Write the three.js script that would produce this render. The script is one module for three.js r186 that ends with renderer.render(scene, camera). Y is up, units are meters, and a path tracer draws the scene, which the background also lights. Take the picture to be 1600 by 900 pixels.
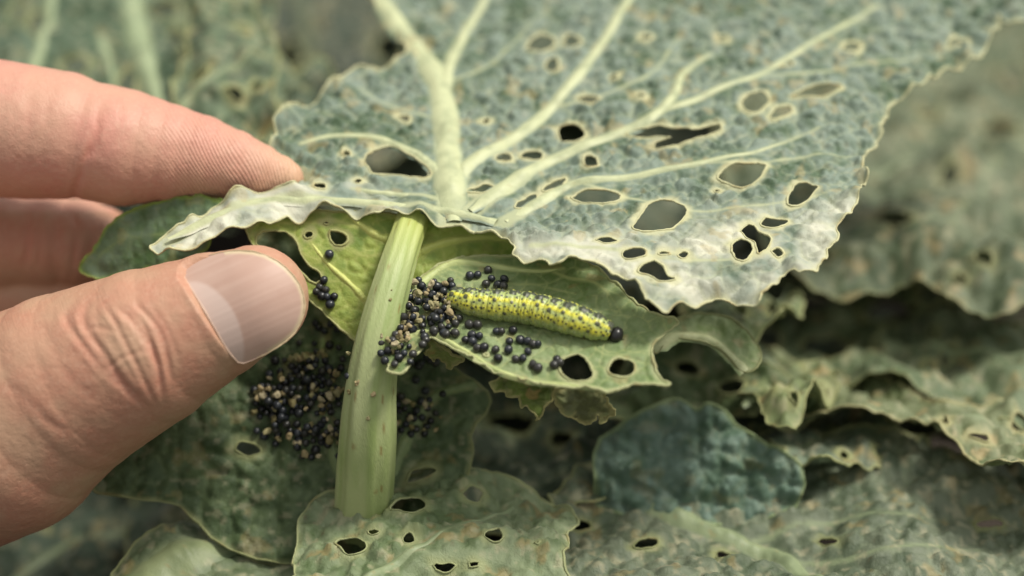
import * as THREE from 'three';
import { mergeGeometries } from 'three/addons/utils/BufferGeometryUtils.js';

// ---------------------------------------------------------------- camera, sky, sun, exposure
const scene = new THREE.Scene();
const PXW = 1600, PXH = 900, DIST = 0.36, PITCH = 30 * Math.PI / 180;
const camera = new THREE.PerspectiveCamera(14.97, 16 / 9, 0.02, 60);
camera.position.set(0, DIST * Math.sin(PITCH), DIST * Math.cos(PITCH));
camera.lookAt(0, 0, 0);
camera.updateMatrixWorld();
camera.focus = 0.346;
camera.userData.fStop = 6.6;

const SUN_DIR = new THREE.Vector3(0.5, 1.0, -0.02).normalize();
{ // overcast sky: soft, brighter round the veiled sun
  const w = 128, h = 64, data = new Float32Array(w * h * 4), d = new THREE.Vector3();
  for (let j = 0; j < h; j++) for (let i = 0; i < w; i++) {
    const el = ((j + 0.5) / h - 0.5) * Math.PI, az = ((i + 0.5) / w - 0.5) * 2 * Math.PI;
    d.set(Math.cos(el) * Math.cos(az), Math.sin(el), Math.cos(el) * Math.sin(az));
    const up = Math.max(0, d.y), s = Math.max(0, d.dot(SUN_DIR));
    const L = 0.22 + 0.35 * up + 0.8 * Math.pow(s, 6);
    const o = (j * w + i) * 4;
    data[o] = L * 1.0; data[o + 1] = L * 1.0; data[o + 2] = L * 0.98; data[o + 3] = 1;
  }
  const t = new THREE.DataTexture(data, w, h, THREE.RGBAFormat, THREE.FloatType);
  t.mapping = THREE.EquirectangularReflectionMapping; t.magFilter = THREE.LinearFilter; t.minFilter = THREE.LinearFilter;
  t.needsUpdate = true;
  scene.background = t; scene.environment = t;
}
const sun = new THREE.DirectionalLight(new THREE.Color(1.0, 0.94, 0.84), 2.8);
sun.position.copy(SUN_DIR).multiplyScalar(2);
sun.castShadow = true; sun.shadow.radius = 24;
Object.assign(sun.shadow.camera, { left: -0.5, right: 0.5, top: 0.5, bottom: -0.5, near: 0.1, far: 5 });
scene.add(sun, sun.target);

const renderer = new THREE.WebGLRenderer({ antialias: true });
renderer.toneMapping = THREE.LinearToneMapping;
renderer.toneMappingExposure = 1.3;
renderer.shadowMap.enabled = true;

// ---------------------------------------------------------------- helpers
const V = (x, y, z) => new THREE.Vector3(x, y, z);
function rng(seed) { let s = seed >>> 0; return () => { s = (s + 0x6D2B79F5) >>> 0; let t = s; t = Math.imul(t ^ (t >>> 15), t | 1); t ^= t + Math.imul(t ^ (t >>> 7), t | 61); return ((t ^ (t >>> 14)) >>> 0) / 4294967296; }; }
const hash = (i, j, k) => { let h = (Math.imul(i, 374761393) + Math.imul(j, 668265263) + Math.imul(k, 2147483647 ^ 1274126177)) | 0; h = Math.imul(h ^ (h >>> 13), 1274126177); h ^= h >>> 16; return (h >>> 0) / 4294967296; };
const fade = (t) => t * t * (3 - 2 * t), lerp = (a, b, t) => a + (b - a) * t, clamp = (x, a, b) => x < a ? a : x > b ? b : x;
const sstep = (a, b, x) => fade(clamp((x - a) / (b - a), 0, 1));
function noise(x, y, k = 0) { // -1..1
  const i = Math.floor(x), j = Math.floor(y), u = fade(x - i), v = fade(y - j);
  return 2 * lerp(lerp(hash(i, j, k), hash(i + 1, j, k), u), lerp(hash(i, j + 1, k), hash(i + 1, j + 1, k), u), v) - 1;
}
const fbm = (x, y, k = 0, n = 4) => { let s = 0, a = 0.5; for (let i = 0; i < n; i++) { s += a * noise(x, y, k + i * 17); x *= 2.03; y *= 2.03; a *= 0.5; } return s; };
function noise3(x, y, z, k = 0) { const f = Math.floor(z), t = fade(z - f); return lerp(noise(x, y, k + f * 131), noise(x, y, k + (f + 1) * 131), t); }
const wo = { f1: 0, f2: 0, id: 0 };
function worley(x, y, k = 0) {
  const i = Math.floor(x), j = Math.floor(y); let a = 9, b = 9, id = 0;
  for (let p = i - 1; p <= i + 1; p++) for (let q = j - 1; q <= j + 1; q++) {
    const cx = p + 0.1 + 0.8 * hash(p, q, k), cy = q + 0.1 + 0.8 * hash(p, q, k + 71), d = (x - cx) ** 2 + (y - cy) ** 2;
    if (d < a) { b = a; a = d; id = hash(p, q, k + 5); } else if (d < b) b = d;
  }
  wo.f1 = Math.sqrt(a); wo.f2 = Math.sqrt(b); wo.id = id; return wo;
}
// a point of the photograph at a distance along the view axis -> the place in metres
const camR = V(), camU = V(), camF = V(); camera.matrixWorld.extractBasis(camR, camU, camF); camF.negate();
const TANH = Math.tan(14.97 / 2 * Math.PI / 180);
const dirOf = (px, py) => camF.clone().addScaledVector(camR, (px - 800) / 450 * TANH).addScaledVector(camU, -(py - 450) / 450 * TANH);
const at = (px, py, depth) => camera.position.clone().addScaledVector(dirOf(px, py), depth);
function toPx(p) { const r = p.clone().sub(camera.position), z = r.dot(camF); return [800 + r.dot(camR) / z / TANH * 450, 450 - r.dot(camU) / z / TANH * 450, z]; }

const taken = {};
function numbered(n) { const k = taken[n] = (taken[n] ?? -1) + 1; return k ? n + '_' + String(k).padStart(3, '0') : n; }
function tag(o, label, category, group, kind) { if (label) o.userData.label = label; if (category) o.userData.category = category; if (group) o.userData.group = group; if (kind) o.userData.kind = kind; return o; }
function mesh(name, g, m, parent = scene) { const o = new THREE.Mesh(g, m); o.name = parent === scene ? numbered(name) : name; o.castShadow = o.receiveShadow = true; parent.add(o); return o; }
function group(name) { const o = new THREE.Group(); o.name = numbered(name); scene.add(o); return o; }
const rgb = (r, g, b) => [r, g, b];
const mixc = (a, b, t) => [a[0] + (b[0] - a[0]) * t, a[1] + (b[1] - a[1]) * t, a[2] + (b[2] - a[2]) * t];

// fine relief shared by the leaves: grain in metres
function reliefTexture(size, fn, repeatMetres) {
  const data = new Uint8Array(size * size * 4);
  for (let j = 0; j < size; j++) for (let i = 0; i < size; i++) { const v = clamp(Math.round(255 * fn(i / size, j / size)), 0, 255), o = (j * size + i) * 4; data[o] = data[o + 1] = data[o + 2] = v; data[o + 3] = 255; }
  const t = new THREE.DataTexture(data, size, size); t.magFilter = THREE.LinearFilter; t.minFilter = THREE.LinearMipmapLinearFilter; t.generateMipmaps = true;
  t.wrapS = t.wrapT = THREE.RepeatWrapping; t.repeat.set(1 / repeatMetres, 1 / repeatMetres); t.needsUpdate = true; return t;
}
const tileNoise = (x, y, n, k) => { const X = x * n, Y = y * n, i = Math.floor(X), j = Math.floor(Y), u = fade(X - i), v = fade(Y - j), m = (a) => ((a % n) + n) % n; return lerp(lerp(hash(m(i), m(j), k), hash(m(i + 1), m(j), k), u), lerp(hash(m(i), m(j + 1), k), hash(m(i + 1), m(j + 1), k), u), v); };
const leafGrain = reliefTexture(512, (x, y) => 0.5 * tileNoise(x, y, 60, 1) + 0.3 * tileNoise(x, y, 120, 2) + 0.2 * tileNoise(x, y, 240, 3), 0.012);
const skinGrain = reliefTexture(512, (x, y) => { // tiny criss-cross skin cells
  const a = tileNoise(x, y, 48, 5), b = tileNoise(x, y, 96, 6), c = tileNoise(x, y, 200, 7); return 0.45 * a + 0.35 * Math.abs(2 * b - 1) + 0.2 * c; }, 0.014);

function leafMaterial(trans, rough = 0.62, bump = 0.00006) {
  return new THREE.MeshPhysicalMaterial({ vertexColors: true, roughness: rough, transmission: trans, thickness: 0, specularIntensity: 0.7, side: THREE.DoubleSide, bumpMap: leafGrain, bumpScale: bump });
}

// ---------------------------------------------------------------- leaf sheets
function segDist(x, y, ax, ay, bx, by) { const dx = bx - ax, dy = by - ay, t = clamp(((x - ax) * dx + (y - ay) * dy) / (dx * dx + dy * dy + 1e-12), 0, 1); segDist.t = t; return Math.hypot(x - ax - dx * t, y - ay - dy * t); }
function polySDF(P, x, y) { // negative inside
  let d = 1e9, inside = false;
  for (let i = 0, j = P.length - 1; i < P.length; j = i++) {
    const [ax, ay] = P[j], [bx, by] = P[i], s = segDist(x, y, ax, ay, bx, by); if (s < d) d = s;
    if ((ay > y) !== (by > y) && x < (bx - ax) * (y - ay) / (by - ay) + ax) inside = !inside;
  }
  return inside ? -d : d;
}
function roundPoly(P, n = 2) { for (let k = 0; k < n; k++) { const Q = []; for (let i = 0; i < P.length; i++) { const a = P[i], b = P[(i + 1) % P.length]; Q.push([a[0] * .75 + b[0] * .25, a[1] * .75 + b[1] * .25], [a[0] * .25 + b[0] * .75, a[1] * .25 + b[1] * .75]); } P = Q; } return P; }
const ell = (x, y, rx, ry, rot = 0, n = 10, jag = 0.18, seed = 1) => { const r = rng(seed * 977 + Math.round(x * 7 + y * 13)), Q = []; for (let i = 0; i < n; i++) { const t = i / n * 2 * Math.PI, k = 1 + jag * (2 * r() - 1), c = Math.cos(t) * rx * k, s = Math.sin(t) * ry * k, R = rot * Math.PI / 180; Q.push([x + c * Math.cos(R) - s * Math.sin(R), y + c * Math.sin(R) + s * Math.cos(R)]); } return Q; };

// A leaf blade: a curved sheet in its own plane (a to the right, b across, both in mm), cut to an outline with eaten holes.
class Sheet {
  constructor(s) {
    Object.assign(this, { cell: 0.6, sigma: 14, ctl: [], wave: () => 0, holes: [], veins: [], seed: 1, blister: [], rag: 0.35, ragF: 0.8, rim: 0.22, pull: 0.12 }, s);
    const O = at(...s.plane[0]), X = at(...s.plane[1]).sub(O).normalize(), T = at(...s.plane[2]).sub(O), N = X.clone().cross(T).normalize();
    if (N.dot(camera.position.clone().sub(O)) < 0) N.negate();
    this.O = O; this.X = X; this.N = N; this.Y = N.clone().cross(X);
    this.bumps = [];
    const flat = this.ctl.map(([px, py, h, sg]) => [...this.hit(px, py, 0), h, sg ?? this.sigma]); this.bumps = flat;
    const map = ([px, py]) => this.toAB(px, py);
    this.outlineAB = roundPoly(this.outline.map(map), this.smooth ?? 1);
    this.holesAB = this.holes.map((h) => { const P = roundPoly(h.map(map), 1), xs = P.map(p => p[0]), ys = P.map(p => p[1]); return { P, x0: Math.min(...xs), x1: Math.max(...xs), y0: Math.min(...ys), y1: Math.max(...ys) }; });
    this.veinsAB = this.veins.map((v) => { const pts = new THREE.CatmullRomCurve3(v.pts.map(p => { const q = map(p); return V(q[0], q[1], 0); })).getPoints(v.pts.length * 6); const P = pts.map(p => [p.x, p.y]), xs = P.map(p => p[0]), ys = P.map(p => p[1]); return { ...v, P, x0: Math.min(...xs) - 3, x1: Math.max(...xs) + 3, y0: Math.min(...ys) - 3, y1: Math.max(...ys) + 3 }; });
  }
  hit(px, py, h) { const d = dirOf(px, py), C = camera.position, O = this.O.clone().addScaledVector(this.N, h * 1e-3), t = O.clone().sub(C).dot(this.N) / d.dot(this.N), p = C.clone().addScaledVector(d, t).sub(this.O); return [p.dot(this.X) * 1e3, p.dot(this.Y) * 1e3]; }
  big(a, b) { let s = 0, w = this.pull; for (const [x, y, h, g] of this.bumps) { const e = Math.exp(-((a - x) ** 2 + (b - y) ** 2) / (2 * g * g)); s += e * h; w += e; } return s / w + this.wave(a, b); }
  toAB(px, py) { let q = this.hit(px, py, 0); for (let i = 0; i < 8; i++) { const h = this.big(q[0], q[1]), n = this.hit(px, py, h); q = [lerp(q[0], n[0], 0.7), lerp(q[1], n[1], 0.7)]; } return q; }
  info(a, b) { // distances used for shape and colour
    const wa = a + this.rag * (noise(a * this.ragF, b * this.ragF, this.seed) + 0.3 * noise(a * this.ragF * 2.3, b * this.ragF * 2.3, this.seed + 3)), wb = b + this.rag * (noise(a * this.ragF, b * this.ragF, this.seed + 9) + 0.3 * noise(a * this.ragF * 2.3, b * this.ragF * 2.3, this.seed + 12));
    let f = polySDF(this.outlineAB, wa, wb), hd = 9;
    for (const h of this.holesAB) if (wa > h.x0 - 3 && wa < h.x1 + 3 && wb > h.y0 - 3 && wb < h.y1 + 3) { const d = polySDF(h.P, lerp(a, wa, 0.6), lerp(b, wb, 0.6)); if (d < hd) hd = d; }
    let vd = 9, vr = 1; // how far outside the nearest vein's edge
    for (const v of this.veinsAB) if (a > v.x0 && a < v.x1 && b > v.y0 && b < v.y1) for (let i = 1; i < v.P.length; i++) {
      const d = segDist(a, b, ...v.P[i - 1], ...v.P[i]), t = (i - 1 + segDist.t) / (v.P.length - 1), w = lerp(v.w[0], v.w[1], t); if (d - w < vd) { vd = d - w; vr = w; }
    }
    if (this.keepVeins && vd < 0.3) hd = Math.max(hd, 0.3 - vd);
    return { f: Math.max(f, -hd), edge: -f, hole: hd, vein: vd, vw: vr };
  }
  relief(a, b, I) { // blisters between the veins, in mm
    let h = 0; const q = this.rel ??= {};
    q.net = 1; q.id = 0.5;
    this.blister.forEach(([size, amp, stretch = 1, turn = 0], n) => {
      const c = Math.cos(turn), s = Math.sin(turn), wx = 0.35 * noise(a / size, b / size, 31 + n), wy = 0.35 * noise(a / size, b / size, 47 + n);
      const w = worley((a * c + b * s) / size / stretch + wx, (b * c - a * s) / size + wy, this.seed + n * 13), e = w.f2 - w.f1;
      h += amp * (sstep(0, 0.7, e) * 0.55 + 0.6 * (1 - w.f1 * w.f1) - 0.6) * (0.5 + 1.0 * w.id);
      if (n === 0) { q.net = e; q.id = w.id; } else q.net2 = e;
    });
    const near = sstep(-0.1, 1.8, I.vein) * (0.25 + 0.75 * sstep(0.1, 1.3, Math.min(I.edge, I.hole))) * (this.calm ? this.calm(a, b) : 1);
    h *= near; h -= (this.sink ?? 0.25) * (1 - sstep(-0.3, 1.6, I.vein));
    if (this.ruffle) { const [ra, reach, rf] = this.ruffle; h += ra * Math.exp(-Math.max(0, I.edge) / reach) * (noise(a * rf, b * rf, this.seed + 61) + 0.5 * noise(a * rf * 2.3, b * rf * 2.3, this.seed + 62)); }
    h += 0.35 * this.curlRim * Math.exp(-Math.max(0, I.edge) / 1.2) * noise(a * 0.5, b * 0.5, this.seed + 77) || 0;
    return h;
  }
  pos(a, b, lift = 0) { return this.O.clone().addScaledVector(this.X, a * 1e-3).addScaledVector(this.Y, b * 1e-3).addScaledVector(this.N, (this.big(a, b) + lift) * 1e-3); }
  normal(a, b) { const e = 0.6, p = this.pos(a, b), u = this.pos(a + e, b).sub(p), v = this.pos(a, b + e).sub(p), n = u.cross(v).normalize(); return n.dot(this.N) < 0 ? n.negate() : n; }
  onto(px, py, lift = 0) { const [a, b] = this.toAB(px, py); const n = this.normal(a, b); return { p: this.pos(a, b).addScaledVector(n, lift * 1e-3), n, a, b }; }
  blade() {
    const xs = this.outlineAB.map(p => p[0]), ys = this.outlineAB.map(p => p[1]), c = this.cell, x0 = Math.min(...xs) - 1.5, y0 = Math.min(...ys) - 1.5, nx = Math.ceil((Math.max(...xs) + 1.5 - x0) / c) + 1, ny = Math.ceil((Math.max(...ys) + 1.5 - y0) / c) + 1;
    const F = new Float32Array(nx * ny), vid = new Int32Array(nx * ny).fill(-1), P = [], C = [], U = [], idx = [], AB = [], cut = new Map(), rim = [];
    for (let j = 0; j < ny; j++) for (let i = 0; i < nx; i++) F[j * nx + i] = this.info(x0 + i * c, y0 + j * c).f;
    const add = (a, b, onEdge) => {
      const I = this.info(a, b), h = this.relief(a, b, I), p = this.pos(a, b, h), col = this.color(a, b, I, this.rel, onEdge);
      P.push(p.x, p.y, p.z); C.push(col[0], col[1], col[2], 1); U.push(a * 1e-3, b * 1e-3); AB.push(a, b); return AB.length / 2 - 1;
    };
    const corner = (i, j) => { const k = j * nx + i; return vid[k] < 0 ? vid[k] = add(x0 + i * c, y0 + j * c, false) : vid[k]; };
    const cross = (i, j, m, n) => { const k = j * nx + i, l = n * nx + m, key = k < l ? k * 4194304 + l : l * 4194304 + k; let v = cut.get(key); if (v === undefined) { const t = clamp(F[k] / (F[k] - F[l]), 0.04, 0.96); v = add(x0 + lerp(i, m, t) * c, y0 + lerp(j, n, t) * c, true); cut.set(key, v); } return v; };
    for (let j = 0; j < ny - 1; j++) for (let i = 0; i < nx - 1; i++) {
      const q = [[i, j], [i + 1, j], [i + 1, j + 1], [i, j + 1]], s = q.map(([m, n]) => F[n * nx + m] < 0); const cnt = s[0] + s[1] + s[2] + s[3];
      if (!cnt) continue;
      if (cnt === 4) { const v = q.map(([m, n]) => corner(m, n)); ((i + j) & 1) ? idx.push(v[0], v[1], v[2], v[0], v[2], v[3]) : idx.push(v[0], v[1], v[3], v[1], v[2], v[3]); continue; }
      const poly = [], e = [];
      for (let k = 0; k < 4; k++) { const A = q[k], B = q[(k + 1) & 3]; if (s[k]) poly.push(corner(...A)); if (s[k] !== s[(k + 1) & 3]) { const v = cross(...A, ...B); poly.push(v); if (s[k]) e.push(v); else e.unshift(v); } }
      for (let k = 2; k < poly.length; k++) idx.push(poly[0], poly[k - 1], poly[k]);
      if (e.length === 2) rim.push(e[0], e[1]);
    }
    const count = AB.length / 2; // rounded rim that gives the cut edges their thickness
    if (this.rim > 0) {
      const ring = new Map(), K = 5, nrm = V(), out = V();
      const ringOf = (v) => {
        if (ring.has(v)) return ring.get(v);
        const a = AB[2 * v], b = AB[2 * v + 1], e = 0.7, gx = this.info(a + e, b).f - this.info(a - e, b).f, gy = this.info(a, b + e).f - this.info(a, b - e).f, l = Math.hypot(gx, gy) || 1;
        nrm.copy(this.normal(a, b)); out.copy(this.X).multiplyScalar(gx / l).addScaledVector(this.Y, gy / l);
        const r = this.rim * (0.85 + 0.4 * noise(a * 0.5, b * 0.5, 5) + 0.15 * noise(a * 1.5, b * 1.5, 8)), first = P.length / 3;
        for (let k = 0; k < K; k++) { const t = k / K * 2 * Math.PI, x = Math.cos(t) * r * 1e-3, y = Math.sin(t) * r * 1.15e-3; P.push(P[3 * v] + out.x * x + nrm.x * y, P[3 * v + 1] + out.y * x + nrm.y * y, P[3 * v + 2] + out.z * x + nrm.z * y); const cc = this.rimColor ? this.rimColor(a, b) : [C[4 * v], C[4 * v + 1], C[4 * v + 2]]; C.push(cc[0], cc[1], cc[2], 1); U.push(a * 1e-3 + k * 2e-4, b * 1e-3); }
        ring.set(v, first); return first;
      };
      for (let k = 0; k < rim.length; k += 2) { const r = ringOf(rim[k]), s = ringOf(rim[k + 1]); for (let m = 0; m < K; m++) { const n = (m + 1) % K; idx.push(r + m, s + m, s + n, r + m, s + n, r + n); } }
    }
    const g = new THREE.BufferGeometry();
    g.setAttribute('position', new THREE.Float32BufferAttribute(P, 3)); g.setAttribute('color', new THREE.Float32BufferAttribute(C, 4)); g.setAttribute('uv', new THREE.Float32BufferAttribute(U, 2)); g.setIndex(idx);
    g.computeVertexNormals(); this.count = count; return g;
  }
  // one vein as a tapered rib lying half in the blade
  veinGeometry(v) {
    const n = Math.max(16, Math.round(v.P.length * 3)), K = 15, P = [], C = [], U = [], idx = [], cur = new THREE.CatmullRomCurve3(v.P.map(p => V(p[0], p[1], 0))), rise = v.flat ?? 0.75;
    for (let i = 0; i <= n; i++) {
      const t = i / n, q = cur.getPoint(t), end = Math.min(1, 0.05 + 7 * t, 0.1 + 9 * (1 - t)), w = lerp(v.w[0], v.w[1], t) * (1 + 0.16 * noise(t * 11, this.seed, 3) + 0.08 * noise(t * 31, this.seed, 4)) * (0.3 + 0.7 * sstep(0, 0.09, t)), tg = cur.getTangent(t), L = Math.hypot(tg.x, tg.y) || 1, sx = -tg.y / L, sy = tg.x / L;
      for (let k = 0; k < K; k++) {
        const s = k / (K - 1) * 2 - 1, x = s * w * 1.5, a = q.x + sx * x, b = q.y + sy * x, y = w * rise * end * Math.pow(Math.cos(s * Math.PI / 2), 1.6) * (1 + 0.12 * noise(t * 40, s * 2, 6)) - 0.12 - 0.25 * s * s, r = this.pos(a, b, y - (this.sink ?? 0.25));
        P.push(r.x, r.y, r.z); const cc = mixc(this.veinColor(a, b, t, s * 1.4, v), this.color(a, b, { f: -3, edge: 5, hole: 5, vein: Math.abs(x) - w, vw: w }, { net: 1, id: 0.5 }, false), sstep(0.4, 0.9, Math.abs(s))); C.push(cc[0], cc[1], cc[2], 1); U.push(a * 1e-3, b * 1e-3);
      }
      if (i) for (let k = 0; k < K - 1; k++) { const a = (i - 1) * K + k, b = a + 1; idx.push(a, b, a + K, b, b + K, a + K); }
    }
    const g = new THREE.BufferGeometry(); g.setAttribute('position', new THREE.Float32BufferAttribute(P, 3)); g.setAttribute('color', new THREE.Float32BufferAttribute(C, 4)); g.setAttribute('uv', new THREE.Float32BufferAttribute(U, 2)); g.setIndex(idx); g.computeVertexNormals(); return g;
  }
  veinMeshes(parent, mat, only = () => true) { for (const v of this.veinsAB) if (!v.thin && only(v)) mesh(v.name ?? 'side_vein', this.veinGeometry(v), mat, parent); }
}
// colours of a cabbage leaf: waxy blisters, greener joints, pale veins and scarred rims, brown specks
function leafColors(o) {
  const p = { base: [0.17, 0.23, 0.165], deep: [0.08, 0.14, 0.06], vein: [0.42, 0.45, 0.24], rim: [0.50, 0.48, 0.27], scar: [0.42, 0.33, 0.12], net: 0.5, wide: 1.0, speck: 0.5, scale: 1, rimW: 0.9, ...o };
  return {
    color(a, b, I, q, onEdge) {
      const s = this.seed, n1 = fbm(a * 0.09 * p.scale, b * 0.09 * p.scale, s + 21), n2 = fbm(a * 0.5 * p.scale, b * 0.5 * p.scale, s + 41, 3), n3 = noise(a * 2.6, b * 2.6, s + 55);
      let c = mixc(p.deep, p.base, clamp(0.58 + 0.95 * n1 + 0.95 * n2 + 0.2 * n3 + 0.4 * (q.id - 0.5), 0, 1));
      if (p.tint) { const t = p.tint.call(this, a, b, I); if (t) c = mixc(c, t, t[3]); }
      c = mixc(c, p.vein, p.net * 0.55 * (1 - sstep(0.02, 0.17, q.net)) * clamp(0.75 + n2, 0, 1));
      c = mixc(c, p.vein, 0.8 * (1 - sstep(-0.3, p.wide * (0.2 + 0.2 * I.vw), I.vein + 0.25 * n2)));
      const hr = I.hole + 0.9 * n2 + 0.5 * n1; c = mixc(c, p.rim, 0.85 * (1 - sstep(0.0, p.rimW, hr)));
      c = mixc(c, p.rim, 0.6 * (1 - sstep(0.1, 0.7, I.edge + 0.5 * n2)));
      const br = fbm(a * 0.33, b * 0.33, s + 90, 3); c = mixc(c, p.scar, 0.75 * p.speck * sstep(0.30, 0.42, br));
      if (p.fleck) { const fl = fbm(a * 0.75, b * 0.75, s + 121, 3); c = mixc(c, [0.46, 0.42, 0.27], p.fleck * sstep(0.22, 0.4, fl)); c = mixc(c, p.deep.map(v => v * 0.6), p.fleck * sstep(0.2, 0.45, -fl)); }
      const dot = worley(a * 0.55, b * 0.55, s + 99); if (dot.id > 0.8) c = mixc(c, [0.10, 0.07, 0.03], 0.6 * p.speck * (1 - sstep(0.05, 0.14, dot.f1)));
      if (onEdge) c = mixc(c, p.rim, 0.5);
      return c;
    },
    rimColor(a, b) { return mixc(p.rim, p.scar, 0.5 * sstep(0.45, 0.7, noise(a * 0.45, b * 0.45, 66))); },
    veinColor(a, b, t, th, v) { const n = fbm(a * 0.5, b * 0.5, 7, 3), st = noise(th * 3, t * 3, 12); let c = mixc(p.vein, p.deep, clamp(0.12 - 0.5 * n - 0.12 * st, 0, 0.5)); const sp = noise(a * 1.4, b * 1.4, 64); return mixc(c, [0.28, 0.2, 0.07], 0.5 * p.speck * sstep(0.72, 0.9, sp)); },
  };
}

// ---------------------------------------------------------------- ground
{
  const g = new THREE.PlaneGeometry(40, 40, 1, 1); g.rotateX(-Math.PI / 2);
  const near = new THREE.PlaneGeometry(1.6, 1.6, 160, 160); near.rotateX(-Math.PI / 2); near.translate(0, 0.004, -0.2);
  const p = near.attributes.position; for (let i = 0; i < p.count; i++) { const x = p.getX(i) * 40, z = p.getZ(i) * 40, e = Math.max(Math.abs(p.getX(i)), Math.abs(p.getZ(i) + 0.2)); p.setY(i, 0.004 + (e < 0.78 ? 0.012 * (0.5 + fbm(x, z, 3)) : 0)); }
  near.computeVertexNormals();
  const soil = new THREE.MeshStandardMaterial({ color: new THREE.Color().setRGB(0.055, 0.042, 0.03), roughness: 0.95, bumpMap: leafGrain, bumpScale: 0.001 });
  const a = mesh('ground', mergeGeometries([g, near]), soil); a.position.y = -0.2; a.userData.kind = 'structure';
}
const z7 = (x, y) => [840 + 0.3625 * x, 200 + 0.3625 * y], z5 = (x, y) => [440 + 0.378 * x, 0.378 * y], z3 = (x, y) => [400 + 0.4444 * x, 300 + 0.4444 * y], z4 = (x, y) => [660 + 0.2889 * x, 380 + 0.2889 * y];
const pts = (f, ...n) => { const o = []; for (let i = 0; i < n.length; i += 2) o.push(f(n[i], n[i + 1])); return o; };

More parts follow.
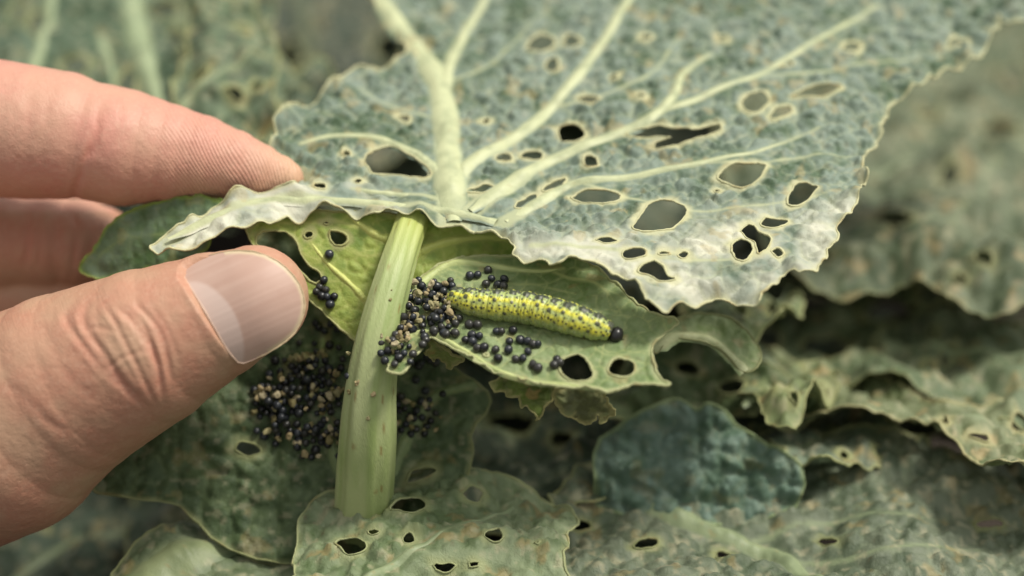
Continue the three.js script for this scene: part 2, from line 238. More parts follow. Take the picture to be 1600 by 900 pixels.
// ---------------------------------------------------------------- the gnawed leaf held by the hand
const leafHeld = group('cabbage_leaf');
tag(leafHeld, 'large gnawed grey green cabbage leaf folded up by finger and thumb', 'leaf');
const M_TOP = leafMaterial(0.16, 0.6), M_UNDER = leafMaterial(0.30, 0.6), M_VEIN = new THREE.MeshPhysicalMaterial({ vertexColors: true, roughness: 0.5, specularIntensity: 0.8, bumpMap: leafGrain, bumpScale: 0.00005, side: THREE.DoubleSide });
const topLeaf = new Sheet({
  seed: 11, cell: 0.32, plane: [[700, 335, 0.352], [1000, 335, 0.351], [700, 135, 0.381]],
  outline: [[228, 378], [250, 364], [300, 340], [330, 318], [380, 304], [430, 297], [470, 296], [450, 270], [420, 240], [425, 205], [470, 160], [540, 125], [612, 108], [640, 88], [600, 30], [560, -30], [560, -90], [1000, -90], [1660, -90], [1660, 16], [1600, 24], [1560, 28], [1552, 55], [1536, 84], [1512, 94], [1500, 108], [1470, 103], [1448, 131], [1420, 141], [1396, 146], [1390, 162], [1378, 182], [1374, 214], [1356, 226], [1350, 256], [1353, 290], [1338, 322], [1332, 342], [1312, 352], [1311, 380], [1290, 396], [1281, 420], [1255, 431], [1232, 424], [1222, 434], [1200, 450], [1191, 461], [1185, 476], [1164, 470], [1145, 457], [1110, 455], [1080, 471], [1055, 483], [1037, 490], [1020, 483], [1000, 460], [975, 432], [940, 411], [905, 406], [880, 408], [868, 414], [850, 400], [810, 391], [788, 371], [760, 360], [720, 350], [640, 341], [560, 333], [500, 327], [440, 336], [400, 346], [340, 366], [290, 386], [255, 390]],
  holes: [ell(844, 70, 23, 14), ell(892, 64, 18, 10), ell(863, 102, 14, 10), ell(918, 155, 15, 7), pts(z5, 1145, 515, 1235, 515, 1270, 560, 1225, 585, 1160, 590, 1145, 550), ell(831, 244, 19, 8), ell(788, 247, 14, 7), pts(z5, 335, 650, 400, 610, 460, 605, 530, 640, 600, 690, 625, 735, 500, 735, 390, 720, 345, 690), ell(542, 240, 7, 4), ell(500, 290, 10, 7), ell(750, 296, 22, 7, -6), ell(924, 253, 13, 9), ell(867, 291, 20, 7, -20), ell(822, 316, 20, 9, -25), ell(633, 185, 12, 5),
    ell(1181, 160, 24, 17, -25), ell(1277, 142, 38, 9, -12), ell(1220, 176, 20, 9, -20), ell(1332, 74, 16, 8, -10), ell(1496, 68, 18, 6, -5), ell(1026, 207, 50, 9, -4), ell(1076, 214, 62, 9, -16),
    pts(z7, 760, 215, 830, 155, 985, 150, 980, 195, 890, 260, 810, 245), pts(z7, 1070, 320, 1090, 260, 1140, 230, 1220, 258, 1185, 285, 1150, 330, 1105, 345), pts(z7, 128, 310, 180, 270, 280, 265, 370, 288, 355, 315, 250, 332), pts(z7, 390, 435, 450, 380, 480, 322, 560, 303, 655, 345, 640, 392, 560, 440, 470, 447),
    pts(z7, 822, 520, 860, 480, 915, 490, 932, 540, 900, 577, 848, 566), pts(z7, 868, 440, 920, 412, 955, 452, 1005, 475, 1000, 520, 950, 562, 946, 530, 930, 488, 885, 466), pts(z7, 948, 410, 990, 382, 1072, 393, 1082, 415, 1020, 437, 970, 430), ell(1215, 397, 9, 7), ell(949, 376, 15, 5), ell(992, 394, 17, 8, -10), ell(1037, 396, 9, 4), ell(1067, 400, 12, 5),
    pts(z7, 425, 600, 490, 556, 525, 580, 548, 610, 565, 640, 615, 655, 540, 660, 470, 632), ell(560, 282, 8, 4), ell(610, 260, 6, 3), ell(1120, 300, 6, 3), ell(960, 120, 7, 4), ell(1010, 60, 9, 4), ell(1130, 60, 10, 4), ell(1000, 150, 8, 3), ell(1230, 100, 9, 4), ell(760, 190, 7, 4)],
  veins: [
    { name: 'midrib', pts: [[710, 344], [704, 290], [700, 230], [690, 150], [668, 100], [625, 45], [590, -5], [570, -40]], w: [2.5, 1.15], flat: 0.55 },
    { pts: [[692, 165], [700, 110], [722, 60], [760, -5], [790, -60]], w: [1.25, 0.6], flat: 0.6 },
    { pts: [[712, 300], [728, 262], [790, 225], [860, 170], [910, 110], [955, 45], [990, -10], [1010, -50]], w: [1.5, 0.6], flat: 0.6 },
    { pts: [[735, 328], [790, 295], [860, 252], [950, 215], [1020, 182], [1052, 150], [1068, 115], [1110, 85]], w: [1.6, 0.5], flat: 0.6 },
    { pts: [[1030, 176], [1100, 150], [1180, 120], [1250, 80], [1310, 45], [1370, 10]], w: [0.8, 0.4], flat: 0.6 },
    { pts: [[790, 345], [840, 318], [890, 290], [950, 280], [1040, 265], [1110, 252], [1190, 235], [1280, 200]], w: [1.3, 0.25], flat: 0.6 },
    { pts: [[700, 290], [670, 255], [640, 236], [590, 216], [530, 212], [470, 224]], w: [0.95, 0.45], flat: 0.6 },
    { pts: [[690, 312], [640, 306], [590, 300], [550, 296]], w: [0.6, 0.3], flat: 0.6 },
    { name: 'fold_ridge', pts: [[262, 372], [330, 341], [420, 313], [520, 313], [620, 322], [690, 329], [740, 338], [775, 346]], w: [0.9, 0.7], flat: 0.6 },
    { pts: [[860, 170], [940, 150], [1010, 120], [1060, 60]], w: [0.4, 0.2], thin: 1 }, { pts: [[900, 285], [980, 310], [1080, 330], [1200, 320], [1300, 300]], w: [0.4, 0.15], thin: 1 }, { pts: [[830, 380], [920, 385], [1020, 400], [1100, 410], [1200, 400]], w: [0.5, 0.2], thin: 1 }, { pts: [[1090, 255], [1180, 255], [1260, 245], [1330, 240]], w: [0.3, 0.15], thin: 1 }, { pts: [[690, 130], [750, 110], [800, 70], [850, 20]], w: [0.35, 0.2], thin: 1 }, { pts: [[695, 190], [620, 170], [560, 140]], w: [0.35, 0.2], thin: 1 }, { pts: [[1180, 120], [1260, 115], [1350, 100], [1430, 90]], w: [0.3, 0.2], thin: 1 }],
  ctl: [[700, 330, 0], [1040, 480, -2.5, 10], [870, 410, 0.8, 8], [1000, 350, 1.6, 12], [1250, 360, 1.2, 12], [1240, 420, -0.8, 8], [1330, 260, -1.5, 9], [1200, 250, 1.0, 12], [900, 230, -0.5], [1000, 120, 1.8], [800, 100, -2], [600, 220, 1.5, 12], [640, 120, -2.5, 12], [1450, 100, -2, 10], [1300, 120, 1.5], [260, 375, -1, 6], [400, 320, 0.8, 8]],
  wave: (a, b) => 0.9 * noise(a * 0.07, b * 0.07, 5) + 0.45 * noise(a * 0.17, b * 0.17, 6) + 0.25 * Math.max(0, (a - 30) * 0.03) * noise(a * 0.28, b * 0.28, 9),
  blister: [[3.4, 1.3, 1.35, 0.3], [1.5, 0.62, 1.2, 0.8], [0.75, 0.16]], curlRim: 1.6, sink: -0.12, rag: 0.5, ragF: 0.5, rim: 0.2, ruffle: [2.0, 4, 0.2],
  ...leafColors({ fleck: 0.16, base: [0.21, 0.27, 0.215], deep: [0.075, 0.125, 0.065], vein: [0.48, 0.51, 0.30], rim: [0.58, 0.57, 0.33], rimW: 1.2, scar: [0.45, 0.36, 0.16], net: 0.55, speck: 0.5,
    tint(a, b, I) { const fr = this.frontness(a, b); return fr > 0 ? [0.70, 0.69, 0.55, 0.85 * Math.min(1, fr) * clamp(0.6 + 1.1 * fbm(a * 0.22, b * 0.22, 73), 0, 1)] : null; } }),
  calm(a, b) { return 1 - 0.4 * Math.min(1, this.frontness(a, b)); },
  frontness(a, b) { return sstep(-2, -13, b + 0.10 * Math.max(0, -a) + 6 * noise(a * 0.06, b * 0.06, 71) - 0.11 * a) + sstep(-2, -16, a) * sstep(10, 3, b + 3 * noise(a * 0.12, b * 0.12, 72)); },
});
mesh('blade', topLeaf.blade(), M_TOP, leafHeld);
topLeaf.veinMeshes(leafHeld, M_VEIN);

// yellow green underside hanging below the fold
const UNDER = { base: [0.36, 0.44, 0.085], deep: [0.20, 0.30, 0.05], vein: [0.52, 0.55, 0.16], rim: [0.45, 0.45, 0.18], scar: [0.28, 0.22, 0.06], speck: 0.35, net: 1.1 };
const underLeaf = new Sheet({
  seed: 23, cell: 0.3, plane: [[640, 340, 0.3535], [800, 340, 0.3535], [640, 520, 0.3495]],
  outline: [[380, 352], [440, 332], [520, 328], [640, 336], [720, 345], [800, 372], [880, 408], [860, 425], [780, 425], [720, 440], [660, 470], [625, 520], [590, 560], [545, 525], [505, 490], [470, 455], [440, 420], [400, 390]],
  holes: [pts(z3, 250, 130, 300, 140, 332, 162, 312, 192, 268, 186), ell(481, 367, 8, 6), ell(509, 348, 5, 3), pts(z3, 0, 140, 90, 132, 145, 168, 160, 240, 245, 298, 200, 330, 150, 265, 60, 205, 0, 195)],
  veins: [{ pts: [[628, 372], [598, 372], [570, 356], [545, 338]], w: [0.9, 0.4], thin: 0 }, { pts: [[575, 475], [555, 452], [510, 410], [484, 376]], w: [0.7, 0.3] }, { pts: [[628, 410], [660, 392], [700, 378], [760, 371], [830, 380]], w: [0.9, 0.4] }, { pts: [[610, 395], [570, 400], [530, 385]], w: [0.25, 0.15], thin: 1 }, { pts: [[540, 436], [520, 440], [500, 436]], w: [0.2, 0.12], thin: 1 }, { pts: [[510, 410], [470, 395], [420, 358]], w: [0.35, 0.2], thin: 1 }, { pts: [[560, 355], [520, 345], [470, 350], [420, 345]], w: [0.4, 0.2], thin: 1 }],
  ctl: [[640, 345, 0], [560, 400, -2, 7], [480, 400, -0.5, 7], [700, 400, -3, 7], [790, 400, -5, 7], [620, 480, 0.5, 6], [520, 480, -1.5, 7]],
  wave: (a, b) => 0.4 * noise(a * 0.15, b * 0.15, 15), blister: [[2.4, 0.42], [1.0, 0.2]], sink: -0.15, rag: 0.25, rim: 0.22, ...leafColors(UNDER),
});
mesh('folded_underside', underLeaf.blade(), M_UNDER, leafHeld);
underLeaf.veinMeshes(leafHeld, M_VEIN);

// the lobe that carries the caterpillar
const lobe = new Sheet({
  seed: 37, cell: 0.28, plane: [[650, 500, 0.344], [1000, 500, 0.339], [800, 600, 0.3335]],
  outline: [[596, 560], [590, 520], [605, 480], [640, 450], [670, 420], [720, 402], [780, 398], [850, 400], [910, 404], [949, 429], [978, 458], [1007, 481], [1036, 495], [1059, 498], [1056, 516], [1033, 524], [1017, 542], [1018, 559], [1027, 579], [1031, 592], [1050, 603], [1018, 603], [990, 598], [972, 609], [935, 611], [900, 604], [862, 606], [819, 592], [776, 583], [740, 564], [718, 550], [689, 533], [668, 528], [655, 545], [640, 575], [618, 590]],
  holes: [ell(971, 575, 23, 15, 0, 12, 0.06), pts(z4, 735, 650, 780, 612, 860, 598, 925, 680, 915, 742, 800, 752, 755, 712), ell(845, 600, 3, 2), ell(760, 555, 4, 2)],
  veins: [{ pts: [[612, 520], [630, 480], [660, 440], [705, 412], [770, 416], [840, 424], [880, 420]], w: [1.1, 0.35] }, { pts: [[862, 424], [890, 435], [930, 442], [955, 465], [970, 490]], w: [0.3, 0.15], thin: 1 }, { pts: [[620, 500], [660, 470], [720, 458], [800, 450]], w: [0.5, 0.2], thin: 1 }, { pts: [[612, 545], [640, 525], [670, 520], [720, 545], [776, 578], [840, 597], [930, 606]], w: [0.7, 0.3] }, { pts: [[930, 545], [950, 555], [1000, 550], [1016, 548]], w: [0.2, 0.1], thin: 1 }, { pts: [[700, 420], [760, 440], [830, 445], [900, 460]], w: [0.2, 0.1], thin: 1 }],
  ctl: [[650, 500, -0.5, 8], [720, 410, -1.5, 8], [850, 410, -1.5, 8], [700, 530, 1.8, 5], [800, 585, 1.2, 5], [940, 600, 0.8, 6], [830, 500, -1.2, 9], [1040, 510, -1.0, 6], [960, 480, 0.3, 8], [610, 560, -0.5, 6]],
  wave: (a, b) => 0.35 * noise(a * 0.16, b * 0.16, 25), blister: [[2.8, 0.5], [1.1, 0.22]], sink: -0.1, curlRim: 0.8, rag: 0.3, ragF: 0.9, rim: 0.26,
  ...leafColors({ fleck: 0.12, base: [0.29, 0.37, 0.165], deep: [0.15, 0.23, 0.07], vein: [0.47, 0.52, 0.22], rim: [0.50, 0.52, 0.26], scar: [0.36, 0.30, 0.12], speck: 0.7, net: 1.1 }),
});
mesh('lobe', lobe.blade(), M_UNDER, leafHeld);
lobe.veinMeshes(leafHeld, M_VEIN);

// the dark flap hanging behind the thumb
const flap = new Sheet({
  seed: 41, cell: 0.4, plane: [[220, 370, 0.3605], [330, 370, 0.3575], [220, 430, 0.3595]],
  outline: [[122, 432], [130, 404], [148, 385], [168, 356], [190, 336], [240, 314], [290, 304], [345, 306], [350, 340], [330, 375], [310, 410], [230, 425], [170, 434]],
  veins: [{ pts: [[330, 350], [260, 365], [190, 375], [140, 415]], w: [0.3, 0.15], thin: 1 }], ctl: [[190, 345, 1.5, 4], [250, 320, 1, 5], [140, 415, -1, 5]],
  wave: (a, b) => 0.5 * noise(a * 0.3, b * 0.3, 45), blister: [[2.5, 0.4], [1, 0.2]], sink: -0.1, curlRim: 1, rag: 0.5, rim: 0.2, ...leafColors({ base: [0.14, 0.20, 0.12], deep: [0.07, 0.13, 0.04], vein: [0.2, 0.27, 0.1], rim: [0.24, 0.34, 0.06], speck: 0.25 }),
});
mesh('curled_tip', flap.blade(), M_TOP, leafHeld);

// ragged shreds under the lobe
for (const [seed, o, dep, col] of [[51, [[768, 590], [800, 588], [840, 598], [872, 604], [868, 622], [852, 632], [846, 652], [836, 656], [832, 640], [816, 634], [812, 616], [796, 618], [790, 606], [772, 612]], 0.338, [0.22, 0.31, 0.06]], [52, [[868, 606], [900, 604], [942, 608], [948, 626], [960, 648], [944, 660], [930, 646], [922, 664], [904, 658], [890, 646], [872, 640], [864, 622]], 0.3375, [0.27, 0.30, 0.12]], [53, [[668, 528], [690, 540], [706, 546], [730, 560], [712, 566], [700, 578], [690, 566], [672, 560], [668, 548]], 0.344, [0.28, 0.34, 0.10]]]) {
  const s = new Sheet({ seed, cell: 0.25, plane: [[o[0][0], o[0][1], dep], [o[0][0] + 60, o[0][1], dep], [o[0][0], o[0][1] + 60, dep + 0.003]], outline: o, smooth: 1, ctl: [], wave: (a, b) => 1.2 * noise(a * 0.45, b * 0.45, seed), blister: [[1.4, 0.4], [0.6, 0.15]], rag: 0.6, ragF: 1.3, rim: 0.2, curlRim: 2, ...leafColors({ base: col, deep: col.map(x => x * 0.45), vein: [0.4, 0.4, 0.18], rim: [0.45, 0.42, 0.18], scar: [0.4, 0.28, 0.1], speck: 1 }) });
  mesh('shred', s.blade(), M_UNDER, leafHeld);
}
// stalk
function tube(path, radii, o = {}) { // path: world points; radii in mm
  const cur = new THREE.CatmullRomCurve3(path), rc = new THREE.CatmullRomCurve3(radii.map((r, i) => V(r, 0, 0))), n = o.n ?? 120, K = o.K ?? 40, P = [], C = [], U = [], idx = [], fr = cur.computeFrenetFrames(n, false);
  for (let i = 0; i <= n; i++) { const t = i / n, c = cur.getPointAt(t), tt = cur.getUtoTmapping(t), r = rc.getPoint(clamp(tt, 0, 1)).x; for (let k = 0; k < K; k++) { const th = k / K * 2 * Math.PI, d = fr.normals[i].clone().multiplyScalar(Math.cos(th)).addScaledVector(fr.binormals[i], Math.sin(th)), rr = r * (1 + (o.shape ? o.shape(t, th) : 0)), p = c.clone().addScaledVector(d, rr * 1e-3); P.push(p.x, p.y, p.z); const cc = o.color(t, th, p); C.push(cc[0], cc[1], cc[2], 1); U.push(t * 0.05, th * r * 1e-3); } if (i) for (let k = 0; k < K; k++) { const a = (i - 1) * K + k, b = (i - 1) * K + (k + 1) % K; idx.push(a, b, a + K, b, b + K, a + K); } }
  const g = new THREE.BufferGeometry(); g.setAttribute('position', new THREE.Float32BufferAttribute(P, 3)); g.setAttribute('color', new THREE.Float32BufferAttribute(C, 4)); g.setAttribute('uv', new THREE.Float32BufferAttribute(U, 2)); g.setIndex(idx); g.computeVertexNormals(); return g;
}
const ribbed = (t, th) => 0.035 * Math.cos(9 * th + 1.3 * Math.sin(t * 5)) + 0.03 * noise(th * 4, t * 6, 3) + 0.012 * noise(th * 11, t * 30, 4);
const stemColor = (A, B) => (t, th, p) => { const n = fbm(th * 2.2, t * 16, 5), st = noise(th * 7 + 0.4 * noise(t * 9, th, 2), t * 2.2, 9); let c = mixc(B, A, clamp(0.6 + 0.7 * n + 0.35 * st, 0, 1)); const w = worley(th * 3.4, t * 26, 17); if (w.id > 0.86) c = mixc(c, [0.22, 0.14, 0.04], 0.75 * (1 - sstep(0.10, 0.22, w.f1))); return c; };
const stemPath = [[652, 326, 0.358], [638, 362, 0.3525], [616, 430, 0.3465], [592, 520, 0.344], [579, 600, 0.345], [573, 690, 0.3485], [567, 800, 0.358], [560, 920, 0.374], [555, 1100, 0.405]];
mesh('stalk', tube(stemPath.map(p => at(...p)), [2.7, 2.6, 2.85, 3.35, 3.9, 4.5, 4.7, 4.9, 5.2], { n: 260, K: 72, shape: ribbed, color: (t, th, p) => { const c = stemColor([0.42, 0.47, 0.23], [0.27, 0.35, 0.12])(t, th, p); return mixc(c, [0.42, 0.47, 0.08], 0.7 * sstep(0.16, 0.02, t)); } }), M_VEIN, leafHeld);

// ---------------------------------------------------------------- the other cabbage leaves of the bed
const M_BACK = leafMaterial(0.14, 0.6, 0.0001);
function otherLeaf(label, s, colors, extra = {}) {
  const o = group('cabbage_leaf'); tag(o, label, 'leaf', 'other leaves of the cabbage bed');
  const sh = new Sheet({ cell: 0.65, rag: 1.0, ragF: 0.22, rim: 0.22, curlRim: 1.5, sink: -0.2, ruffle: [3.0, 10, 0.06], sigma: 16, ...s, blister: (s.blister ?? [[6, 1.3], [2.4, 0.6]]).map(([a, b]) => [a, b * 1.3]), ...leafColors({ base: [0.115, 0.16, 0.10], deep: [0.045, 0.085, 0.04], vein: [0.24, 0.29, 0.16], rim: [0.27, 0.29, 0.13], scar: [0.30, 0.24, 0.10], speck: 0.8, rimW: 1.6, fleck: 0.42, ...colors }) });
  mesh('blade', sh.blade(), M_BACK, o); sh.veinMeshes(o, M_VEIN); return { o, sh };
}
const crinkle = (amp, f, k) => (a, b) => 1.5 * amp * (noise(a * f, b * f, k) + 0.5 * noise(a * f * 2.1, b * f * 2.1, k + 1));
otherLeaf('dark crinkled leaf with two pale upright ribs behind the index finger', {
  seed: 101, plane: [[200, 100, 0.43], [400, 100, 0.428], [200, 0, 0.455]],
  outline: [[-160, -120], [380, -120], [425, -40], [432, 30], [428, 62], [408, 80], [416, 108], [434, 118], [432, 142], [412, 160], [420, 190], [440, 205], [420, 240], [300, 250], [-160, 240]],
  holes: [ell(118, 104, 24, 14), ell(200, 130, 15, 22), ell(60, 40, 14, 20), ell(255, 12, 24, 10), ell(300, 75, 14, 10), ell(350, 80, 14, 6), ell(30, 20, 12, 16), ell(275, 55, 10, 14)],
  veins: [{ name: 'midrib', pts: [[200, -60], [210, 20], [222, 90], [240, 160], [255, 240]], w: [2.1, 1.7] }, { pts: [[85, -60], [78, 0], [66, 60], [48, 120]], w: [1.3, 0.8] }, { pts: [[160, 60], [172, 110], [180, 150]], w: [0.8, 0.5] }, { pts: [[225, 100], [300, 60], [360, 40]], w: [0.6, 0.3], thin: 1 }],
  wave: crinkle(3, 0.06, 111), blister: [[5, 1.6], [2.2, 0.8]] }, { base: [0.10, 0.15, 0.095], deep: [0.045, 0.085, 0.04], vein: [0.30, 0.36, 0.21], speck: 0.7 });
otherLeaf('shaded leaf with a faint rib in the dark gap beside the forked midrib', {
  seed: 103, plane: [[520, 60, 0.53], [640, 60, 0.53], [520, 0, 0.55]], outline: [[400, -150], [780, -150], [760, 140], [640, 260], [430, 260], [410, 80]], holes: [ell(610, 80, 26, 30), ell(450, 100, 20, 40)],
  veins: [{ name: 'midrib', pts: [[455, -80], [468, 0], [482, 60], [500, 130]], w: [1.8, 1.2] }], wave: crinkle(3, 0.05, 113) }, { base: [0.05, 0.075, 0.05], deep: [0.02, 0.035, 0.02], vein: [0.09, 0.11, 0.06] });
otherLeaf('broad blistered leaf with brown flecks receding behind the held leaf edge', {
  seed: 105, cell: 0.9, plane: [[1400, 300, 0.44], [1600, 300, 0.44], [1400, 150, 0.50]],
  outline: [[1100, -20], [1760, -60], [1760, 440], [1640, 452], [1560, 470], [1530, 452], [1500, 496], [1470, 478], [1430, 452], [1390, 446], [1340, 452], [1300, 440], [1250, 420], [1180, 380], [1120, 250]],
  holes: [ell(1395, 345, 34, 10), ell(1320, 320, 12, 6), ell(1480, 280, 16, 6), ell(1560, 200, 30, 8), ell(1450, 180, 22, 6), ell(1540, 400, 18, 8), ell(1580, 120, 30, 10), ell(1290, 390, 16, 7), ell(1500, 440, 14, 6)],
  veins: [{ pts: [[1760, 250], [1620, 240], [1500, 236], [1380, 250], [1280, 280]], w: [0.9, 0.4] }, { pts: [[1500, 236], [1440, 190], [1400, 150]], w: [0.5, 0.3], thin: 1 }, { pts: [[1560, 240], [1500, 330], [1440, 400]], w: [0.5, 0.3], thin: 1 }],
  wave: crinkle(3.2, 0.07, 115), blister: [[5, 1.5], [2.2, 0.8]] }, { base: [0.15, 0.18, 0.105], deep: [0.065, 0.095, 0.045], scar: [0.34, 0.27, 0.13], speck: 1.0, rim: [0.30, 0.31, 0.15] });
otherLeaf('shadowed leaf with dark gaps below the brown flecked leaf', {
  seed: 107, plane: [[1350, 520, 0.418], [1550, 520, 0.418], [1350, 430, 0.455]],
  outline: [[1060, 430], [1200, 420], [1400, 430], [1720, 440], [1720, 680], [1500, 660], [1430, 610], [1340, 600], [1260, 610], [1180, 590], [1100, 560]],
  holes: [ell(1380, 485, 42, 18), ell(1290, 545, 44, 15), ell(1580, 490, 34, 22), ell(1275, 470, 30, 9), ell(1200, 535, 18, 14), ell(1480, 560, 12, 6)],
  veins: [{ pts: [[1720, 560], [1560, 555], [1450, 540], [1340, 520], [1240, 500]], w: [0.8, 0.4] }], wave: crinkle(2.6, 0.08, 117) }, { base: [0.17, 0.215, 0.12], deep: [0.08, 0.12, 0.05], rim: [0.32, 0.34, 0.16] });
otherLeaf('leaf with a bright ragged rim above the gap beside the lobe', {
  seed: 109, cell: 0.6, plane: [[1350, 620, 0.384], [1550, 620, 0.384], [1350, 690, 0.366]],
  outline: [[1170, 575], [1230, 560], [1300, 572], [1350, 590], [1392, 585], [1420, 602], [1440, 634], [1470, 648], [1500, 658], [1560, 642], [1720, 630], [1720, 760], [1560, 740], [1480, 690], [1420, 670], [1340, 640], [1260, 640], [1200, 620]],
  holes: [ell(1530, 700, 20, 6), ell(1470, 672, 10, 4), ell(1595, 668, 12, 18)], veins: [{ pts: [[1700, 690], [1600, 680], [1520, 668], [1440, 645]], w: [0.8, 0.3] }], wave: crinkle(1.8, 0.12, 119), blister: [[3.5, 1.0], [1.5, 0.5]] }, { base: [0.20, 0.23, 0.12], deep: [0.09, 0.12, 0.04], rim: [0.42, 0.40, 0.2], scar: [0.42, 0.33, 0.16], speck: 1 });
otherLeaf('small smooth leaf arched over with a thick pale margin right of the lobe', {
  seed: 121, cell: 0.4, plane: [[1100, 530, 0.358], [1200, 530, 0.360], [1100, 590, 0.354]],
  outline: [[1015, 540], [1030, 512], [1065, 494], [1100, 490], [1140, 498], [1176, 518], [1192, 545], [1190, 568], [1172, 582], [1158, 580], [1140, 560], [1110, 538], [1070, 528], [1040, 535], [1025, 560]],
  veins: [{ pts: [[1022, 548], [1055, 526], [1110, 532], [1146, 562], [1166, 580]], w: [0.8, 0.9], flat: 0.6, name: 'margin' }], holes: [], wave: crinkle(0.6, 0.1, 121), blister: [[3, 0.6], [1.2, 0.35]], rag: 0.4, curlRim: 0.5, ruffle: null }, { base: [0.31, 0.38, 0.20], deep: [0.19, 0.26, 0.10], vein: [0.50, 0.53, 0.30], speck: 0.6, fleck: 0.3 });
otherLeaf('dark shaded leaf under the small arched leaf', {
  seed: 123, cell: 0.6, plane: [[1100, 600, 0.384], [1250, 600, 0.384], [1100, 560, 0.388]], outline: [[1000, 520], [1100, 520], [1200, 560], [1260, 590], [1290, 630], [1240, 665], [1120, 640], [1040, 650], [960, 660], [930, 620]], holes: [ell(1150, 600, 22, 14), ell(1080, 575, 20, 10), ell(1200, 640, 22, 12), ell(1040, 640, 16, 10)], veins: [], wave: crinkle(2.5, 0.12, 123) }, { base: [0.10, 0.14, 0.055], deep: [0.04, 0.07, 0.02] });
otherLeaf('rounded blue green leaf tip rising below the lobe', {
  seed: 125, cell: 0.5, plane: [[1050, 670, 0.369], [1150, 670, 0.369], [1050, 720, 0.368]], outline: [[930, 690], [960, 672], [990, 650], [1020, 632], [1050, 622], [1075, 632], [1090, 640], [1100, 628], [1125, 636], [1145, 660], [1170, 682], [1220, 700], [1260, 740], [1240, 820], [930, 820]], holes: [], veins: [], ctl: [[1040, 650, 3, 6], [1120, 655, 3, 5], [1085, 670, -2.5, 4], [980, 700, -2, 6], [1050, 760, -2, 10]], wave: crinkle(1.0, 0.15, 125), ruffle: [1.2, 4, 0.2], blister: [[4, 1.2], [1.6, 0.5]], rag: 0.6 }, { base: [0.16, 0.235, 0.19], deep: [0.08, 0.14, 0.09], speck: 0.3, fleck: 0.08, rim: [0.26, 0.33, 0.16] });
const pileLeaf = otherLeaf('leaf behind the stalk heaped with dark droppings beside the thumb', {
  seed: 127, cell: 0.5, plane: [[480, 600, 0.361], [600, 600, 0.361], [480, 520, 0.362]], outline: [[120, 640], [280, 540], [370, 420], [420, 350], [540, 350], [600, 440], [680, 560], [760, 600], [770, 640], [730, 670], [740, 720], [700, 850], [560, 880], [420, 880], [340, 850], [300, 800], [230, 780], [120, 760]], holes: [ell(385, 700, 30, 9, 20, 9, 0.4), ell(660, 740, 30, 12, -20, 9, 0.4)], veins: [{ pts: [[560, 800], [520, 700], [500, 600], [505, 520]], w: [1.2, 0.5] }, { pts: [[600, 760], [640, 680], [680, 620], [745, 600]], w: [1.0, 0.6] }], ruffle: [1.5, 5, 0.15], wave: crinkle(1.1, 0.1, 127), blister: [[4, 0.7], [1.6, 0.3]], rag: 0.5 }, { base: [0.11, 0.155, 0.07], deep: [0.04, 0.07, 0.025], vein: [0.22, 0.28, 0.13], speck: 0.5, fleck: 0.3 });
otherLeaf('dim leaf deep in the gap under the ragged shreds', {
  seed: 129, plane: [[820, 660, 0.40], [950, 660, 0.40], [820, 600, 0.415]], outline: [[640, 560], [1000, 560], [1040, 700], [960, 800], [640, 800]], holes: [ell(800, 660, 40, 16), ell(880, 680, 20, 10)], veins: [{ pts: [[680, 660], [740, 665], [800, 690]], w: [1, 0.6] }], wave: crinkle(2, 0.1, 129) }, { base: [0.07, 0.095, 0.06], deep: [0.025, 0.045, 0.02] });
otherLeaf('dull leaf with a broad pale stalk below the thumb', {
  seed: 131, cell: 0.6, plane: [[380, 850, 0.362], [520, 850, 0.362], [380, 910, 0.352]], outline: [[150, 900], [230, 850], [330, 810], [440, 770], [560, 740], [600, 860], [560, 1000], [200, 1020]], holes: [pts((x, y) => [x / 2, 790 + y / 2], 770, 128, 815, 118, 850, 150, 885, 182, 830, 182, 790, 176), ell(300, 935, 20, 8)], veins: [{ name: 'midrib', pts: [[160, 960], [250, 900], [330, 858], [400, 826], [470, 790]], w: [3.6, 2.4], flat: 0.5 }], wave: crinkle(1.5, 0.09, 131), blister: [[4, 0.8], [1.8, 0.4]] }, { base: [0.17, 0.21, 0.12], deep: [0.08, 0.12, 0.05], vein: [0.22, 0.26, 0.13] });
otherLeaf('pale leaf riddled with small holes below the stalk', {
  seed: 133, cell: 0.5, plane: [[700, 850, 0.347], [850, 850, 0.347], [700, 910, 0.339]], outline: [[470, 770], [600, 740], [780, 730], [900, 760], [905, 800], [880, 830], [898, 855], [880, 878], [910, 920], [900, 1020], [480, 1020], [450, 880]],
  holes: [ell(545, 850, 26, 16), ell(690, 884, 20, 8), ell(738, 885, 13, 4), ell(775, 840, 14, 10), ell(640, 842, 10, 8), ell(585, 830, 10, 5), ell(840, 860, 6, 3), ell(640, 790, 26, 12), ell(740, 780, 20, 9)], veins: [{ pts: [[520, 960], [600, 890], [700, 830], [800, 790]], w: [1.1, 0.4] }, { pts: [[640, 865], [720, 870], [800, 880]], w: [0.4, 0.2], thin: 1 }], wave: crinkle(1.4, 0.12, 133), blister: [[3.4, 0.9], [1.5, 0.45]] }, { base: [0.22, 0.27, 0.15], deep: [0.10, 0.15, 0.06], rim: [0.34, 0.37, 0.18], speck: 0.9 });
